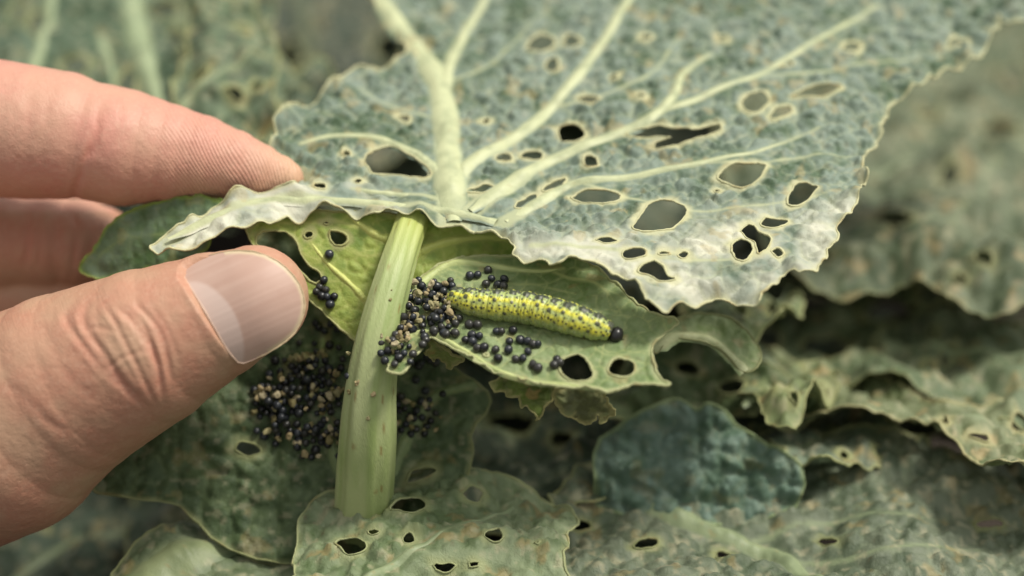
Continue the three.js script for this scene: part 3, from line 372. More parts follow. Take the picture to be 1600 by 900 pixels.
otherLeaf('grey green leaf with a slanting pale midrib under the rounded leaf tip', {
  seed: 135, cell: 0.6, plane: [[1250, 850, 0.360], [1450, 850, 0.360], [1250, 910, 0.351]], outline: [[860, 740], [1060, 700], [1300, 690], [1500, 700], [1760, 720], [1760, 1020], [900, 1020], [880, 880]], holes: [ell(905, 820, 26, 8), ell(1010, 850, 20, 8), ell(1300, 845, 18, 6), ell(1550, 815, 24, 8), ell(1130, 870, 12, 6)], veins: [{ name: 'midrib', pts: [[960, 770], [1060, 812], [1150, 848], [1220, 876], [1300, 920], [1380, 970]], w: [1.9, 1.3] }, { pts: [[1160, 850], [1300, 820], [1440, 810]], w: [0.6, 0.3], thin: 1 }, { pts: [[1230, 880], [1380, 860], [1540, 860]], w: [0.6, 0.3], thin: 1 }], wave: crinkle(2.2, 0.07, 135), blister: [[5, 1.2], [2, 0.6]] }, { base: [0.16, 0.19, 0.125], deep: [0.07, 0.10, 0.055], speck: 0.7 });
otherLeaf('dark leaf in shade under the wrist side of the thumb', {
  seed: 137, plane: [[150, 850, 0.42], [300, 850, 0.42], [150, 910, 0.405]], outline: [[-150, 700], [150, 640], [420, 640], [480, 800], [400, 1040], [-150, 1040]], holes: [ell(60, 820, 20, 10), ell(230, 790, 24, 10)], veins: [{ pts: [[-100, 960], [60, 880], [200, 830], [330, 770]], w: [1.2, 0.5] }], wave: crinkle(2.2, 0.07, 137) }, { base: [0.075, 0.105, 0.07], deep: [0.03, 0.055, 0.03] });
// leaves further back and lower that close the gaps between the ones in front
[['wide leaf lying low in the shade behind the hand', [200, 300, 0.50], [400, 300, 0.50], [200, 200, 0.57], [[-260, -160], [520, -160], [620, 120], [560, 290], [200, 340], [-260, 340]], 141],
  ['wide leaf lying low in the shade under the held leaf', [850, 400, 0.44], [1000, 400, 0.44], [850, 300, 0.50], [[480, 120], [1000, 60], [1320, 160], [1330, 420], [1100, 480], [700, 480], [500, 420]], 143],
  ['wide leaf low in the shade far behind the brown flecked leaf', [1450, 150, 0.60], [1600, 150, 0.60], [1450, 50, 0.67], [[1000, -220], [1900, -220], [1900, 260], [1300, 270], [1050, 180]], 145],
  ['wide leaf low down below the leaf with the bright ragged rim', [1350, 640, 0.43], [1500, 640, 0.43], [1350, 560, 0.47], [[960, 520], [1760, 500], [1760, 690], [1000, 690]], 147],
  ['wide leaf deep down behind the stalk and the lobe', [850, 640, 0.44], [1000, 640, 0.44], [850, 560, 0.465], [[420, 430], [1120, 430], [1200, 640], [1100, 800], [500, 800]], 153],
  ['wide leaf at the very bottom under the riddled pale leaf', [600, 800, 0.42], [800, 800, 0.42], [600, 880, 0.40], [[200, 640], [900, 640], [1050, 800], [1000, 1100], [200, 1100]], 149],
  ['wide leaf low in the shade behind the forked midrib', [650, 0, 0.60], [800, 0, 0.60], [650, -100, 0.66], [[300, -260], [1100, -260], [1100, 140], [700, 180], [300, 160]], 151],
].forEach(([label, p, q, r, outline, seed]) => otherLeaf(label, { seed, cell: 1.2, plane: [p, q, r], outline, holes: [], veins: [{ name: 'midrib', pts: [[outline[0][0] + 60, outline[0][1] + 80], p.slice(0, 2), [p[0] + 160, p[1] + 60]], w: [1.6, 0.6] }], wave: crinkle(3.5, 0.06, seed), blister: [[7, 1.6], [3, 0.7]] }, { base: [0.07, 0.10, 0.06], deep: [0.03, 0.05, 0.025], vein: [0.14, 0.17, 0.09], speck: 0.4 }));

// crumpled leaves pushing up between the others
[['curly dark leaf with a bright frilled edge beside the fingertip', 355, 110, 0.412, 85, 130, 161, 0.012, [0.125, 0.18, 0.10]],
  ['crumpled leaf tuft left of the leaf with the bright ragged rim', 1235, 610, 0.378, 75, 34, 163, -0.008, [0.19, 0.24, 0.10]],
  ['crumpled leaf standing before the shadowed leaf with dark gaps', 1490, 545, 0.41, 130, 60, 165, 0.006, [0.20, 0.245, 0.13]],
  ['crumpled dark leaf beneath the bright ragged rim', 1310, 690, 0.386, 120, 45, 167, -0.01, [0.15, 0.20, 0.13]],
  ['brown edged crumpled leaf at the corner of the brown flecked leaf', 1520, 450, 0.43, 110, 40, 169, 0.012, [0.17, 0.20, 0.10]],
  ['crumpled leaf below the torn edge of the held leaf', 1160, 470, 0.39, 90, 40, 171, 0.01, [0.16, 0.205, 0.09]],
  ['frilled leaf edge behind the held leaf close to the finger', 470, 190, 0.415, 80, 90, 173, 0.012, [0.14, 0.20, 0.12]],
].forEach(([label, x, y, d, rx, ry, seed, tilt, base]) => {
  const r = rng(seed), outline = []; for (let i = 0; i < 22; i++) { const t = i / 22 * 2 * Math.PI, k = 0.8 + 0.4 * r(); outline.push([x + rx * k * Math.cos(t), y + ry * k * Math.sin(t)]); }
  const holes = []; for (let i = 0; i < 5; i++) { const t = r() * 6.28, k = 0.7 * Math.sqrt(r()); holes.push(ell(x + rx * k * Math.cos(t), y + ry * k * Math.sin(t), 6 + 12 * r(), 4 + 6 * r(), 40 * r(), 9, 0.3, seed + i)); }
  otherLeaf(label, { seed, cell: 0.6, plane: [[x, y, d], [x + 100, y, d], [x, y - ry, d + Math.abs(tilt) + 0.008]], outline, holes, veins: [{ name: 'midrib', pts: [[x - rx, y + ry * 0.5], [x - rx * 0.3, y + ry * 0.1], [x + rx * 0.3, y - ry * 0.15], [x + rx * 0.8, y - ry * 0.2]], w: [0.9, 0.3] }], wave: crinkle(2.0, 0.12, seed), blister: [[4, 1.2], [1.8, 0.5]], ruffle: [2.6, 6, 0.13], rag: 0.7, ragF: 0.5 }, { base, deep: base.map(v => v * 0.42), rim: [0.36, 0.38, 0.17], scar: [0.38, 0.30, 0.13], speck: 1 });
});

// ---------------------------------------------------------------- the hand
{
  const S = TANH / 450, cam = (px, py, z) => [(px - 800) * S * z * 1e3, -(py - 450) * S * z * 1e3, z * 1e3]; // right, up, depth in mm from the camera
  const chain = (k, flat, ...b) => ({ k, flat, b: b.map(([px, py, z, r]) => [...cam(px, py, z), r]) });
  const thumb = chain(3, 1.06, [398, 467, 0.3418, 8.4], [330, 495, 0.3424, 10.1], [225, 545, 0.344, 12.6], [100, 605, 0.348, 15.0], [0, 668, 0.352, 17.8], [-150, 715, 0.358, 19.5], [-430, 690, 0.374, 21]);
  const index = chain(3, 1.0, [444, 279, 0.361, 3.2], [432, 276, 0.361, 3.8], [400, 268, 0.361, 4.8], [360, 256, 0.361, 5.8], [310, 245, 0.3615, 7.0], [260, 239, 0.362, 8.2], [222, 234, 0.362, 9.0], [190, 230, 0.362, 9.75], [138, 219, 0.3622, 9.75], [95, 211, 0.3622, 10.6], [40, 206, 0.3625, 11.1], [-60, 195, 0.364, 11.8], [-260, 172, 0.37, 12.5], [-480, 240, 0.387, 14]);
  const middle = chain(2, 1.0, [150, 386, 0.383, 7.4], [124, 383, 0.383, 8.2], [108, 382, 0.383, 7.9], [80, 380, 0.3835, 8.6], [48, 380, 0.3835, 8.2], [10, 378, 0.384, 9.0], [-160, 372, 0.386, 9.8], [-420, 330, 0.395, 11]);
  const ring = chain(2, 1.0, [130, 476, 0.386, 7.2], [50, 470, 0.388, 8.6], [-150, 462, 0.392, 9.6], [-420, 440, 0.40, 11]);
  const palm = chain(14, 1.25, [-480, 250, 0.392, 17], [-520, 420, 0.402, 20], [-560, 620, 0.392, 24]), wrist = chain(14, 1.15, [-600, 460, 0.402, 28], [-900, 520, 0.402, 26], [-1250, 560, 0.402, 28], [-1700, 600, 0.402, 32]);
  const chains = [thumb, index, middle, ring, palm, wrist];
  const AX = Math.cos(-24 * Math.PI / 180), AY = -Math.sin(-24 * Math.PI / 180); // direction of the thumb, right and up
  const NC = cam(382, 480, 0.3335);
  const nailUV = (x, y) => [(x - NC[0]) * AX + (y - NC[1]) * AY, -(x - NC[0]) * AY + (y - NC[1]) * AX];
  const nailSag = (u, v) => { const R = 10.8, w = Math.min(Math.abs(v - 0.3), 10.2); return R - Math.sqrt(R * R - w * w) + (u > 0 ? u * u / 26 : u * u / 120); };
  const nailPx = [[282, 424], [300, 410], [330, 398], [368, 391], [405, 394], [440, 411], [465, 437], [477, 468], [473, 500], [456, 526], [425, 548], [396, 562], [374, 569], [362, 556], [350, 538], [336, 514], [318, 482], [300, 452]];
  const nailMM = roundPoly(nailPx.map(([x, y]) => { const c = cam(x, y, 0.3345); return [c[0], c[1]]; }), 1);
  const capsule = (x, y, z, A, B, flat) => {
    const ax = A[0], ay = A[1], az = A[2] * flat, dx = B[0] - ax, dy = B[1] - ay, dz = B[2] * flat - az, px = x - ax, py = y - ay, pz = z * flat - az;
    const t = clamp((px * dx + py * dy + pz * dz) / (dx * dx + dy * dy + dz * dz), 0, 1), qx = px - dx * t, qy = py - dy * t, qz = pz - dz * t;
    return Math.sqrt(qx * qx + qy * qy + qz * qz) - (A[3] + (B[3] - A[3]) * t);
  };
  const smin = (a, b, k) => { const h = Math.max(k - Math.abs(a - b), 0) / k; return Math.min(a, b) - h * h * k * 0.25; };
  for (const c of chains) { c.lo = [1e9, 1e9, 1e9]; c.hi = [-1e9, -1e9, -1e9]; for (const b of c.b) for (let i = 0; i < 3; i++) { c.lo[i] = Math.min(c.lo[i], b[i] - b[3]); c.hi[i] = Math.max(c.hi[i], b[i] + b[3]); } }
  const one = (c, x, y, z) => { let d = 1e9; for (let i = 1; i < c.b.length; i++) d = Math.min(d, capsule(x, y, z, c.b[i - 1], c.b[i], c.flat)); return d; };
  const sdf = (x, y, z) => {
    let d = 1e3;
    for (const c of chains) {
      const ox = Math.max(c.lo[0] - x, 0, x - c.hi[0]), oy = Math.max(c.lo[1] - y, 0, y - c.hi[1]), oz = Math.max(c.lo[2] - z, 0, z - c.hi[2]), o = Math.sqrt(ox * ox + oy * oy + oz * oz);
      const e = o > 6 ? o : one(c, x, y, z); d = smin(d, e, x < -115 ? 12 : 1.2);
    }
    if (x > -62 && z < 352 && y > -22 && y < 14 && d < 4) { const [u, v] = nailUV(x, y), m = polySDF(nailMM, x, y); if (m < 3) { const g = NC[2] + nailSag(u, v) - z; d = Math.max(d, g - Math.max(0, m) * 1.6 + 0.18); } }
    return d;
  };
  const axis = (lo, hi, f0, f1, fine, grow) => { const A = []; let x = f0; while (x < f1) { A.push(x); x += fine; } let s = fine; while (x < hi) { A.push(x); s = Math.min(s * grow, 4); x += s; } A.push(x); s = fine; x = f0; while (x > lo) { s = Math.min(s * grow, 4); x -= s; A.unshift(x); } return A; };
  const X = axis(-268, -27, -88, -30, 0.42, 1.12), Y = axis(-60, 44, -46, 40, 0.42, 1.15), Z = axis(320, 445, 330, 372, 0.42, 1.08), nx = X.length, ny = Y.length, nz = Z.length;
  const F = new Float32Array(nx * ny * nz), at3 = (i, j, k) => (k * ny + j) * nx + i;
  for (let k = 0; k < nz; k++) for (let j = 0; j < ny; j++) { let skip = 0; for (let i = 0; i < nx; i++) { if (i < skip) { F[at3(i, j, k)] = 9; continue; } const d = F[at3(i, j, k)] = sdf(X[i], Y[j], Z[k]); if (d > 5) { const lim = X[i] + d * 0.6 - 3; let n = i + 1; while (n < nx && X[n] < lim) n++; skip = n; } } }
  let P = [], idx = []; const vid = new Int32Array(nx * ny * nz).fill(-1);
  const E = [[0, 0, 0, 1, 0, 0], [0, 1, 0, 1, 1, 0], [0, 0, 1, 1, 0, 1], [0, 1, 1, 1, 1, 1], [0, 0, 0, 0, 1, 0], [1, 0, 0, 1, 1, 0], [0, 0, 1, 0, 1, 1], [1, 0, 1, 1, 1, 1], [0, 0, 0, 0, 0, 1], [1, 0, 0, 1, 0, 1], [0, 1, 0, 0, 1, 1], [1, 1, 0, 1, 1, 1]];
  for (let k = 0; k < nz - 1; k++) for (let j = 0; j < ny - 1; j++) for (let i = 0; i < nx - 1; i++) {
    let n = 0, x = 0, y = 0, z = 0;
    const s0 = F[at3(i, j, k)] < 0, c = [F[at3(i + 1, j, k)], F[at3(i, j + 1, k)], F[at3(i + 1, j + 1, k)], F[at3(i, j, k + 1)], F[at3(i + 1, j, k + 1)], F[at3(i, j + 1, k + 1)], F[at3(i + 1, j + 1, k + 1)]];
    if (s0 ? c[0] < 0 && c[1] < 0 && c[2] < 0 && c[3] < 0 && c[4] < 0 && c[5] < 0 && c[6] < 0 : !(c[0] < 0 || c[1] < 0 || c[2] < 0 || c[3] < 0 || c[4] < 0 || c[5] < 0 || c[6] < 0)) continue;
    for (const e of E) { const a = F[at3(i + e[0], j + e[1], k + e[2])], b = F[at3(i + e[3], j + e[4], k + e[5])]; if ((a < 0) !== (b < 0)) { const t = a / (a - b); x += lerp(X[i + e[0]], X[i + e[3]], t); y += lerp(Y[j + e[1]], Y[j + e[4]], t); z += lerp(Z[k + e[2]], Z[k + e[5]], t); n++; } }
    vid[at3(i, j, k)] = P.length / 3; P.push(x / n, y / n, z / n);
  }
  const quad = (a, b, c, d, f) => { if (a < 0 || b < 0 || c < 0 || d < 0) return; f ? idx.push(a, b, c, a, c, d) : idx.push(a, c, b, a, d, c); };
  for (let k = 1; k < nz - 1; k++) for (let j = 1; j < ny - 1; j++) for (let i = 1; i < nx - 1; i++) {
    const s = F[at3(i, j, k)] < 0;
    if (s !== F[at3(i + 1, j, k)] < 0) quad(vid[at3(i, j - 1, k - 1)], vid[at3(i, j, k - 1)], vid[at3(i, j, k)], vid[at3(i, j - 1, k)], s);
    if (s !== F[at3(i, j + 1, k)] < 0) quad(vid[at3(i - 1, j, k - 1)], vid[at3(i - 1, j, k)], vid[at3(i, j, k)], vid[at3(i, j, k - 1)], s);
    if (s !== F[at3(i, j, k + 1)] < 0) quad(vid[at3(i - 1, j - 1, k)], vid[at3(i, j - 1, k)], vid[at3(i, j, k)], vid[at3(i - 1, j, k)], s);
  }
  const toPxMM = (x, y, z) => [800 + x / z / S, 450 - y / z / S];
  const split = (want) => { // halve the edges of the wanted triangles
    const mid = new Map(), out = [], m = (a, b) => { const key = a < b ? a * 8388608 + b : b * 8388608 + a; let v = mid.get(key); if (v === undefined) { v = P.length / 3; for (let i = 0; i < 3; i++) P.push((P[3 * a + i] + P[3 * b + i]) / 2); mid.set(key, v); } return v; };
    for (let t = 0; t < idx.length; t += 3) { const a = idx[t], b = idx[t + 1], c = idx[t + 2]; if (!want(a)) { out.push(a, b, c); continue; } const ab = m(a, b), bc = m(b, c), ca = m(c, a); out.push(a, ab, ca, ab, b, bc, ca, bc, c, ab, bc, ca); }
    idx = out;
  };
  const front = (v) => { const [px, py] = toPxMM(P[3 * v], P[3 * v + 1], P[3 * v + 2]); return px > -30 && P[3 * v + 2] < 372; };
  split(front);
  split((v) => { if (!front(v)) return false; const [px, py] = toPxMM(P[3 * v], P[3 * v + 1], P[3 * v + 2]); return py < 320 && px > 215 && P[3 * v + 2] < 364; });
  // settle every point on the surface, then press the creases in
  const curve = (pts, n = 14) => new THREE.CatmullRomCurve3(pts.map(p => V(p[0], p[1], 0))).getPoints(n).map(p => [p.x, p.y]);
  const creases = [ // photo points, depth mm, width px
    [[[140, 462], [131, 500], [160, 552], [200, 606], [242, 646]], 0.42, 6], [[[110, 472], [103, 498], [132, 540], [174, 590], [222, 640]], 0.3, 6], [[[176, 476], [206, 500], [230, 534], [246, 580], [254, 634]], 0.42, 5.5], [[[206, 470], [240, 504], [258, 540], [266, 600]], 0.34, 5], [[[160, 470], [178, 500], [200, 544], [226, 596], [246, 640]], 0.3, 4.5], [[[192, 474], [222, 504], [244, 560], [252, 610]], 0.25, 4], [[[60, 494], [80, 540], [110, 590], [160, 640]], 0.16, 9], [[[8, 596], [40, 625], [70, 655], [120, 690]], 0.2, 8], [[[228, 470], [262, 520], [280, 570]], 0.18, 5],
    [[[120, 520], [150, 512], [190, 520]], 0.12, 4], [[[150, 590], [190, 560], [240, 545]], 0.12, 4],
    [[[158, 150], [151, 182], [147, 213], [131, 256], [118, 296], [116, 318]], 0.55, 6], [[[166, 150], [160, 178], [156, 210], [140, 262]], 0.25, 6], [[[52, 130], [46, 170], [44, 213], [36, 270]], 0.14, 7], [[[80, 140], [74, 180], [70, 230]], 0.08, 6], [[[190, 160], [186, 200]], 0.08, 6],
    [[[114, 330], [120, 360], [116, 400], [112, 440]], 0.5, 5], [[[40, 326], [46, 370], [40, 420]], 0.5, 6], [[[60, 326], [64, 370], [60, 420]], 0.3, 5], [[[90, 340], [94, 380], [92, 410]], 0.2, 4], [[[140, 345], [146, 380], [142, 420]], 0.25, 4], [[[70, 360], [110, 362], [160, 358]], 0.15, 3], [[[60, 400], [110, 398], [150, 402]], 0.15, 3],
  ].map(([p, d, w]) => { const c = curve(p), xs = c.map(q => q[0]), ys = c.map(q => q[1]); return { c, d, w, x0: Math.min(...xs) - 3 * w, x1: Math.max(...xs) + 3 * w, y0: Math.min(...ys) - 3 * w, y1: Math.max(...ys) + 3 * w }; });
  const nv = P.length / 3, pos = new Float32Array(nv * 3), col = new Float32Array(nv * 4), uv = new Float32Array(nv * 2), h = 0.25, w3 = V();
  for (let v = 0; v < nv; v++) {
    let x = P[3 * v], y = P[3 * v + 1], z = P[3 * v + 2], gx, gy, gz, l;
    for (let it = 0; it < 2; it++) { gx = sdf(x + h, y, z) - sdf(x - h, y, z); gy = sdf(x, y + h, z) - sdf(x, y - h, z); gz = sdf(x, y, z + h) - sdf(x, y, z - h); l = Math.hypot(gx, gy, gz) || 1; if (it === 0) { const d = clamp(sdf(x, y, z), -0.3, 0.3); x -= gx / l * d; y -= gy / l * d; z -= gz / l * d; } }
    gx /= l; gy /= l; gz /= l;
    const [px, py] = toPxMM(x, y, z), facing = sstep(-0.15, 0.35, -gz); let d = 0, red = 0;
    if (px > -80 && facing > 0) {
      for (const c of creases) if (px > c.x0 && px < c.x1 && py > c.y0 && py < c.y1 && ((z > 372) === (c.y0 > 300 && c.y0 < 345 && c.d !== 0.42))) {
        let m = 1e9, tt = 0; for (let i = 1; i < c.c.length; i++) { const s = segDist(px, py, ...c.c[i - 1], ...c.c[i]); if (s < m) { m = s; tt = (i - 1 + segDist.t) / (c.c.length - 1); } }
        const f = 0.62 * c.d * Math.min(1, 5 * tt, 5 * (1 - tt)) * (0.75 + 0.4 * noise(px * 0.05, py * 0.05, 3)), q = m / c.w / 1.15; d -= f * (Math.exp(-q * q * 1.6) - 0.45 * Math.exp(-((q - 1.7) ** 2) * 1.6)); red += f * Math.exp(-q * q * 0.8);
      }
      if (py < 322 && px > 200 && z < 366) { // friction ridges of the fingertip
        const t = sstep(215, 330, px), ph = ((px - 250) * 0.80 - (py - 250) * 0.55 + 0.0011 * (px - 250) * (py - 200) + 5 * noise(px * 0.02, py * 0.02, 8)) / 5.2; d += 0.045 * t * Math.sin(2 * Math.PI * ph) * facing;
      }
      d += 0.05 * noise3(x * 0.5, y * 0.5, z * 0.5, 3) + 0.03 * noise3(x * 1.3, y * 1.3, z * 1.3, 13) + 0.012 * noise3(x * 3.1, y * 3.1, z * 3.1, 23);
    }
    x += gx * d; y += gy * d; z += gz * d;
    w3.copy(camera.position).addScaledVector(camR, x * 1e-3).addScaledVector(camU, y * 1e-3).addScaledVector(camF, z * 1e-3);
    pos.set([w3.x, w3.y, w3.z], 3 * v); uv.set([(x + 0.4 * z) * 1e-3, (y - 0.6 * z) * 1e-3], 2 * v);
    const n1 = noise3(x * 0.12, y * 0.12, z * 0.12, 31), n2 = noise3(x * 0.45, y * 0.45, z * 0.45, 37), n3 = noise3(x * 2.2, y * 2.2, z * 2.2, 41);
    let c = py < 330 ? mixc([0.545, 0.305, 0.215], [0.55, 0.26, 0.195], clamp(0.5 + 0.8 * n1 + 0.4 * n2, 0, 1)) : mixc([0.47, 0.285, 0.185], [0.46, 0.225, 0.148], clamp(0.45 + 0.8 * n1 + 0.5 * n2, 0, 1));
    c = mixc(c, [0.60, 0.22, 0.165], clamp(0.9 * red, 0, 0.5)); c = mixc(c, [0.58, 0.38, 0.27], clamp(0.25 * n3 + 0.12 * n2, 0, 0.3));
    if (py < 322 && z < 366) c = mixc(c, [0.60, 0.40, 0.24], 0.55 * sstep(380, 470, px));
    col.set([c[0], c[1], c[2], 1], 4 * v);
  }
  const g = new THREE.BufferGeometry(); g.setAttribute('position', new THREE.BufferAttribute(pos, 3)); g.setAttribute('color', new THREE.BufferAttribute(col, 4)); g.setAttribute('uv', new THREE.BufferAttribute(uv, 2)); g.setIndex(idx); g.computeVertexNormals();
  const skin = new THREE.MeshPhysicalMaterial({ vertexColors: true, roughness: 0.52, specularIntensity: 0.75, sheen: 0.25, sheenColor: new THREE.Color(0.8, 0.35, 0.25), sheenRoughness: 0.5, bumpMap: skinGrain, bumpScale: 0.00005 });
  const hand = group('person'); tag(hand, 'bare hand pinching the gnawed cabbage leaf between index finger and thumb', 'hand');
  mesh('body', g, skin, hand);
  // thumbnail
  const nz0 = NC[2] * 1e-3, ax = Math.round(100 * AX), ay = Math.round(100 * AY);
  const nail = new Sheet({ seed: 3, cell: 0.22, plane: [[382, 480, nz0], [382 + ax, 480 - ay, nz0], [382 + ay, 480 + ax, nz0]], outline: nailPx, rag: 0.04, ragF: 0.6, rim: 0.16, sink: 0, blister: [], curlRim: 0,
    wave: (a, b) => { const v = b > 0 === true ? b : b; return -nailSag(a, v) + 0.02 * noise(b * 2.2, a * 0.05, 4); },
    color(a, b, I) { const n = noise(b * 2.4, a * 0.08, 9), m = fbm(a * 0.25, b * 0.25, 5); let c = mixc([0.45, 0.29, 0.23], [0.50, 0.34, 0.275], clamp(0.5 + 0.5 * n + 0.8 * m, 0, 1)); const [lx, ly] = this.lun ??= this.toAB(318, 520), d = Math.hypot((a - lx) / 1.0, (b - ly) / 1.5); c = mixc(c, [0.61, 0.47, 0.41], 0.8 * (1 - sstep(5.2, 5.8, d + 0.2 * m))); if (a > 0) c = mixc(c, [0.62, 0.52, 0.33], 0.75 * (1 - sstep(0.25, 0.65, I.edge))); return c; },
    rimColor(a, b) { return a > -2 ? [0.58, 0.46, 0.28] : [0.56, 0.40, 0.30]; } });
  mesh('thumbnail', nail.blade(), new THREE.MeshPhysicalMaterial({ vertexColors: true, roughness: 0.5, specularIntensity: 0.8, side: THREE.DoubleSide }), hand);
}

// ---------------------------------------------------------------- caterpillar
{
  const cat = group('caterpillar'); tag(cat, 'yellow green caterpillar with black spots and head lying on the lobe', 'caterpillar');
  const px = [[705, 468, 1.15], [716, 471, 1.65], [745, 481, 2.1], [782, 487, 2.35], [822, 490, 2.4], [862, 498, 2.4], [900, 509, 2.3], [928, 517, 2.05], [946, 521, 1.6], [955, 523, 1.2]];
  const base = px.map(([x, y, r]) => { const q = lobe.onto(x, y + 4, r * 0.86); return q.p; }), nrm = lobe.onto(830, 495).n;
  const cur = new THREE.CatmullRomCurve3(base), n = 330, K = 150, SEG = 11.5, P = [], C = [], U = [], idx = [], L = cur.getLength() * 1e3;
  const frame = (t) => { const c = cur.getPointAt(t), T = cur.getTangentAt(t), A = nrm.clone().addScaledVector(T, -nrm.dot(T)).normalize(), B = A.clone().cross(T).normalize(); if (B.dot(camU) < 0) B.negate(); return { c, T, A, B }; };
  const rad = (t) => { const i = cur.getUtoTmapping(t) * (px.length - 1), k = Math.min(px.length - 2, Math.floor(i)); return lerp(px[k][2], px[k + 1][2], fade(i - k)); };
  const spots = [[0.42, 14, 0.56], [0.78, 24, 0.38], [0.16, 26, 0.2], [0.5, -30, 0.26], [0.2, -14, 0.14], [0.8, -8, 0.15], [0.3, 48, 0.13], [0.66, 62, 0.16], [0.15, -44, 0.13], [0.72, -42, 0.14], [0.35, -58, 0.12], [0.62, 2, 0.14], [0.5, 80, 0.4], [0.02, 84, 0.3], [0.1, 4, 0.12], [0.92, 40, 0.12], [0.6, -64, 0.15], [0.1, -72, 0.2], [0.85, -60, 0.13], [0.62, 30, 0.26], [0.3, 34, 0.2]];
  for (let i = 0; i <= n; i++) {
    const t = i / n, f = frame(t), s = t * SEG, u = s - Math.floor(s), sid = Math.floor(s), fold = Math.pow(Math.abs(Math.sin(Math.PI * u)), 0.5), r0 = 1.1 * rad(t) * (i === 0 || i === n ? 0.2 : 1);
    for (let k = 0; k < K; k++) {
      const turned = k / K * 360 - 180, th = turned * Math.PI / 180, ph = turned - 7, segmm = L / SEG;
      let dark = 0, big = 0;
      for (let m = -1; m <= 1; m++) spots.forEach(([su, sp, sr], q) => { const j1 = hash(sid + m, q, 3) - 0.5, j2 = hash(sid + m, q, 9) - 0.5, rr = sr * (1.05 + 0.6 * hash(sid + m, q, 4)), dx = (u - su - m - 0.12 * j1) * segmm, dy = (ph - sp - 9 * j2) * Math.PI / 180 * r0, d = Math.hypot(dx, dy * 0.9) / rr; if (d < 1.6) { dark = Math.max(dark, 1 - sstep(0.8, 1.15, d)); big = Math.max(big, (1 - sstep(0.3, 1, d)) * rr); } });
      const w = worley(s * 6.5, ph / 9, 7), dots = w.id > 0.5 ? 1 - sstep(0.14, 0.24, w.f1) : 0, n1 = noise(s * 5, ph / 12, 5), n2 = noise(s * 16, ph / 5, 6);
      const r = r0 * (0.90 + 0.10 * fold) + 0.05 * Math.sin(u * Math.PI * 6) + 0.22 * big + 0.04 * n1 + 0.06 * dots, p = f.c.clone().addScaledVector(f.A, Math.cos(th) * r * 0.93e-3).addScaledVector(f.B, Math.sin(th) * r * 1e-3);
      P.push(p.x, p.y, p.z); U.push(s * 2e-3, ph * 2e-5);
      const y1 = Math.exp(-(((ph - 54) / 13) ** 2)), y2 = Math.exp(-(((ph + 22) / 11) ** 2)), y3 = Math.exp(-(((ph + 62) / 20) ** 2)), ye = clamp(1.1 * y1 + y2 + 0.9 * y3 + 0.3 * n1 - 0.05, 0, 1);
      let c = mixc([0.33, 0.41, 0.13], [0.66, 0.63, 0.06], ye); c = mixc(c, [0.62, 0.66, 0.46], clamp(0.45 * n2 * (1 - ye), 0, 0.4));
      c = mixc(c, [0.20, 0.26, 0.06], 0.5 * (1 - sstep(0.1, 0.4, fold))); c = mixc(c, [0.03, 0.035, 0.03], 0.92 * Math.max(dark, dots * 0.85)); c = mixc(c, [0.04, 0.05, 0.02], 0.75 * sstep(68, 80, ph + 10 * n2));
      C.push(c[0], c[1], c[2], 1);
    }
    if (i) for (let k = 0; k < K; k++) { const a = (i - 1) * K + k, b = (i - 1) * K + (k + 1) % K; idx.push(a, b, a + K, b, b + K, a + K); }
  }
  const g = new THREE.BufferGeometry(); g.setAttribute('position', new THREE.Float32BufferAttribute(P, 3)); g.setAttribute('color', new THREE.Float32BufferAttribute(C, 4)); g.setAttribute('uv', new THREE.Float32BufferAttribute(U, 2)); g.setIndex(idx); g.computeVertexNormals();
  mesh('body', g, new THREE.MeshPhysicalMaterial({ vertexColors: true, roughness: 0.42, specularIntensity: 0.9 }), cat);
  const black = new THREE.MeshPhysicalMaterial({ color: new THREE.Color().setRGB(0.014, 0.014, 0.013), roughness: 0.3 });
  const hg = new THREE.SphereGeometry(1.3e-3, 32, 24), hp = hg.attributes.position; for (let i = 0; i < hp.count; i++) { const q = V().fromBufferAttribute(hp, i).multiplyScalar(1e3), k = 1 - 0.12 * Math.exp(-((q.z / 0.25) ** 2)) * (q.y > 0 ? 1 : 0.4) + 0.04 * noise3(q.x * 2, q.y * 2, q.z * 2, 5); hp.setXYZ(i, q.x * k * 0.85e-3, q.y * k * 1.05e-3, q.z * k * 1e-3); } hg.computeVertexNormals();
  const f1 = frame(1), head = mesh('head', hg, black, cat); head.position.copy(f1.c).addScaledVector(f1.T, 0.9e-3).addScaledVector(f1.A, 0.1e-3); head.setRotationFromMatrix(new THREE.Matrix4().makeBasis(f1.T, f1.B, f1.A));
  for (const s of [-1, 1]) { const m = new THREE.ConeGeometry(0.12e-3, 0.7e-3, 6); m.rotateZ(-Math.PI / 2 + s * 0.5); m.translate(1.2e-3, -0.5e-3 + 0.2e-3 * s, 0.3e-3 * s); mesh('mouthpart', m, black, head); }
  for (let k = 0; k < 3; k++) for (const s of [1]) { const t = 0.80 + k * 0.065, f = frame(t), m = mesh('leg', new THREE.ConeGeometry(0.26e-3, 1.1e-3, 8), black, cat); m.position.copy(f.c).addScaledVector(f.B, -rad(t) * 0.92e-3).addScaledVector(f.A, -0.3e-3); m.quaternion.setFromUnitVectors(V(0, 1, 0), f.B.clone().multiplyScalar(-1).addScaledVector(f.A, -0.5).normalize()); }
  const hairs = [], R = rng(77), q = new THREE.Quaternion(); // fine bristles
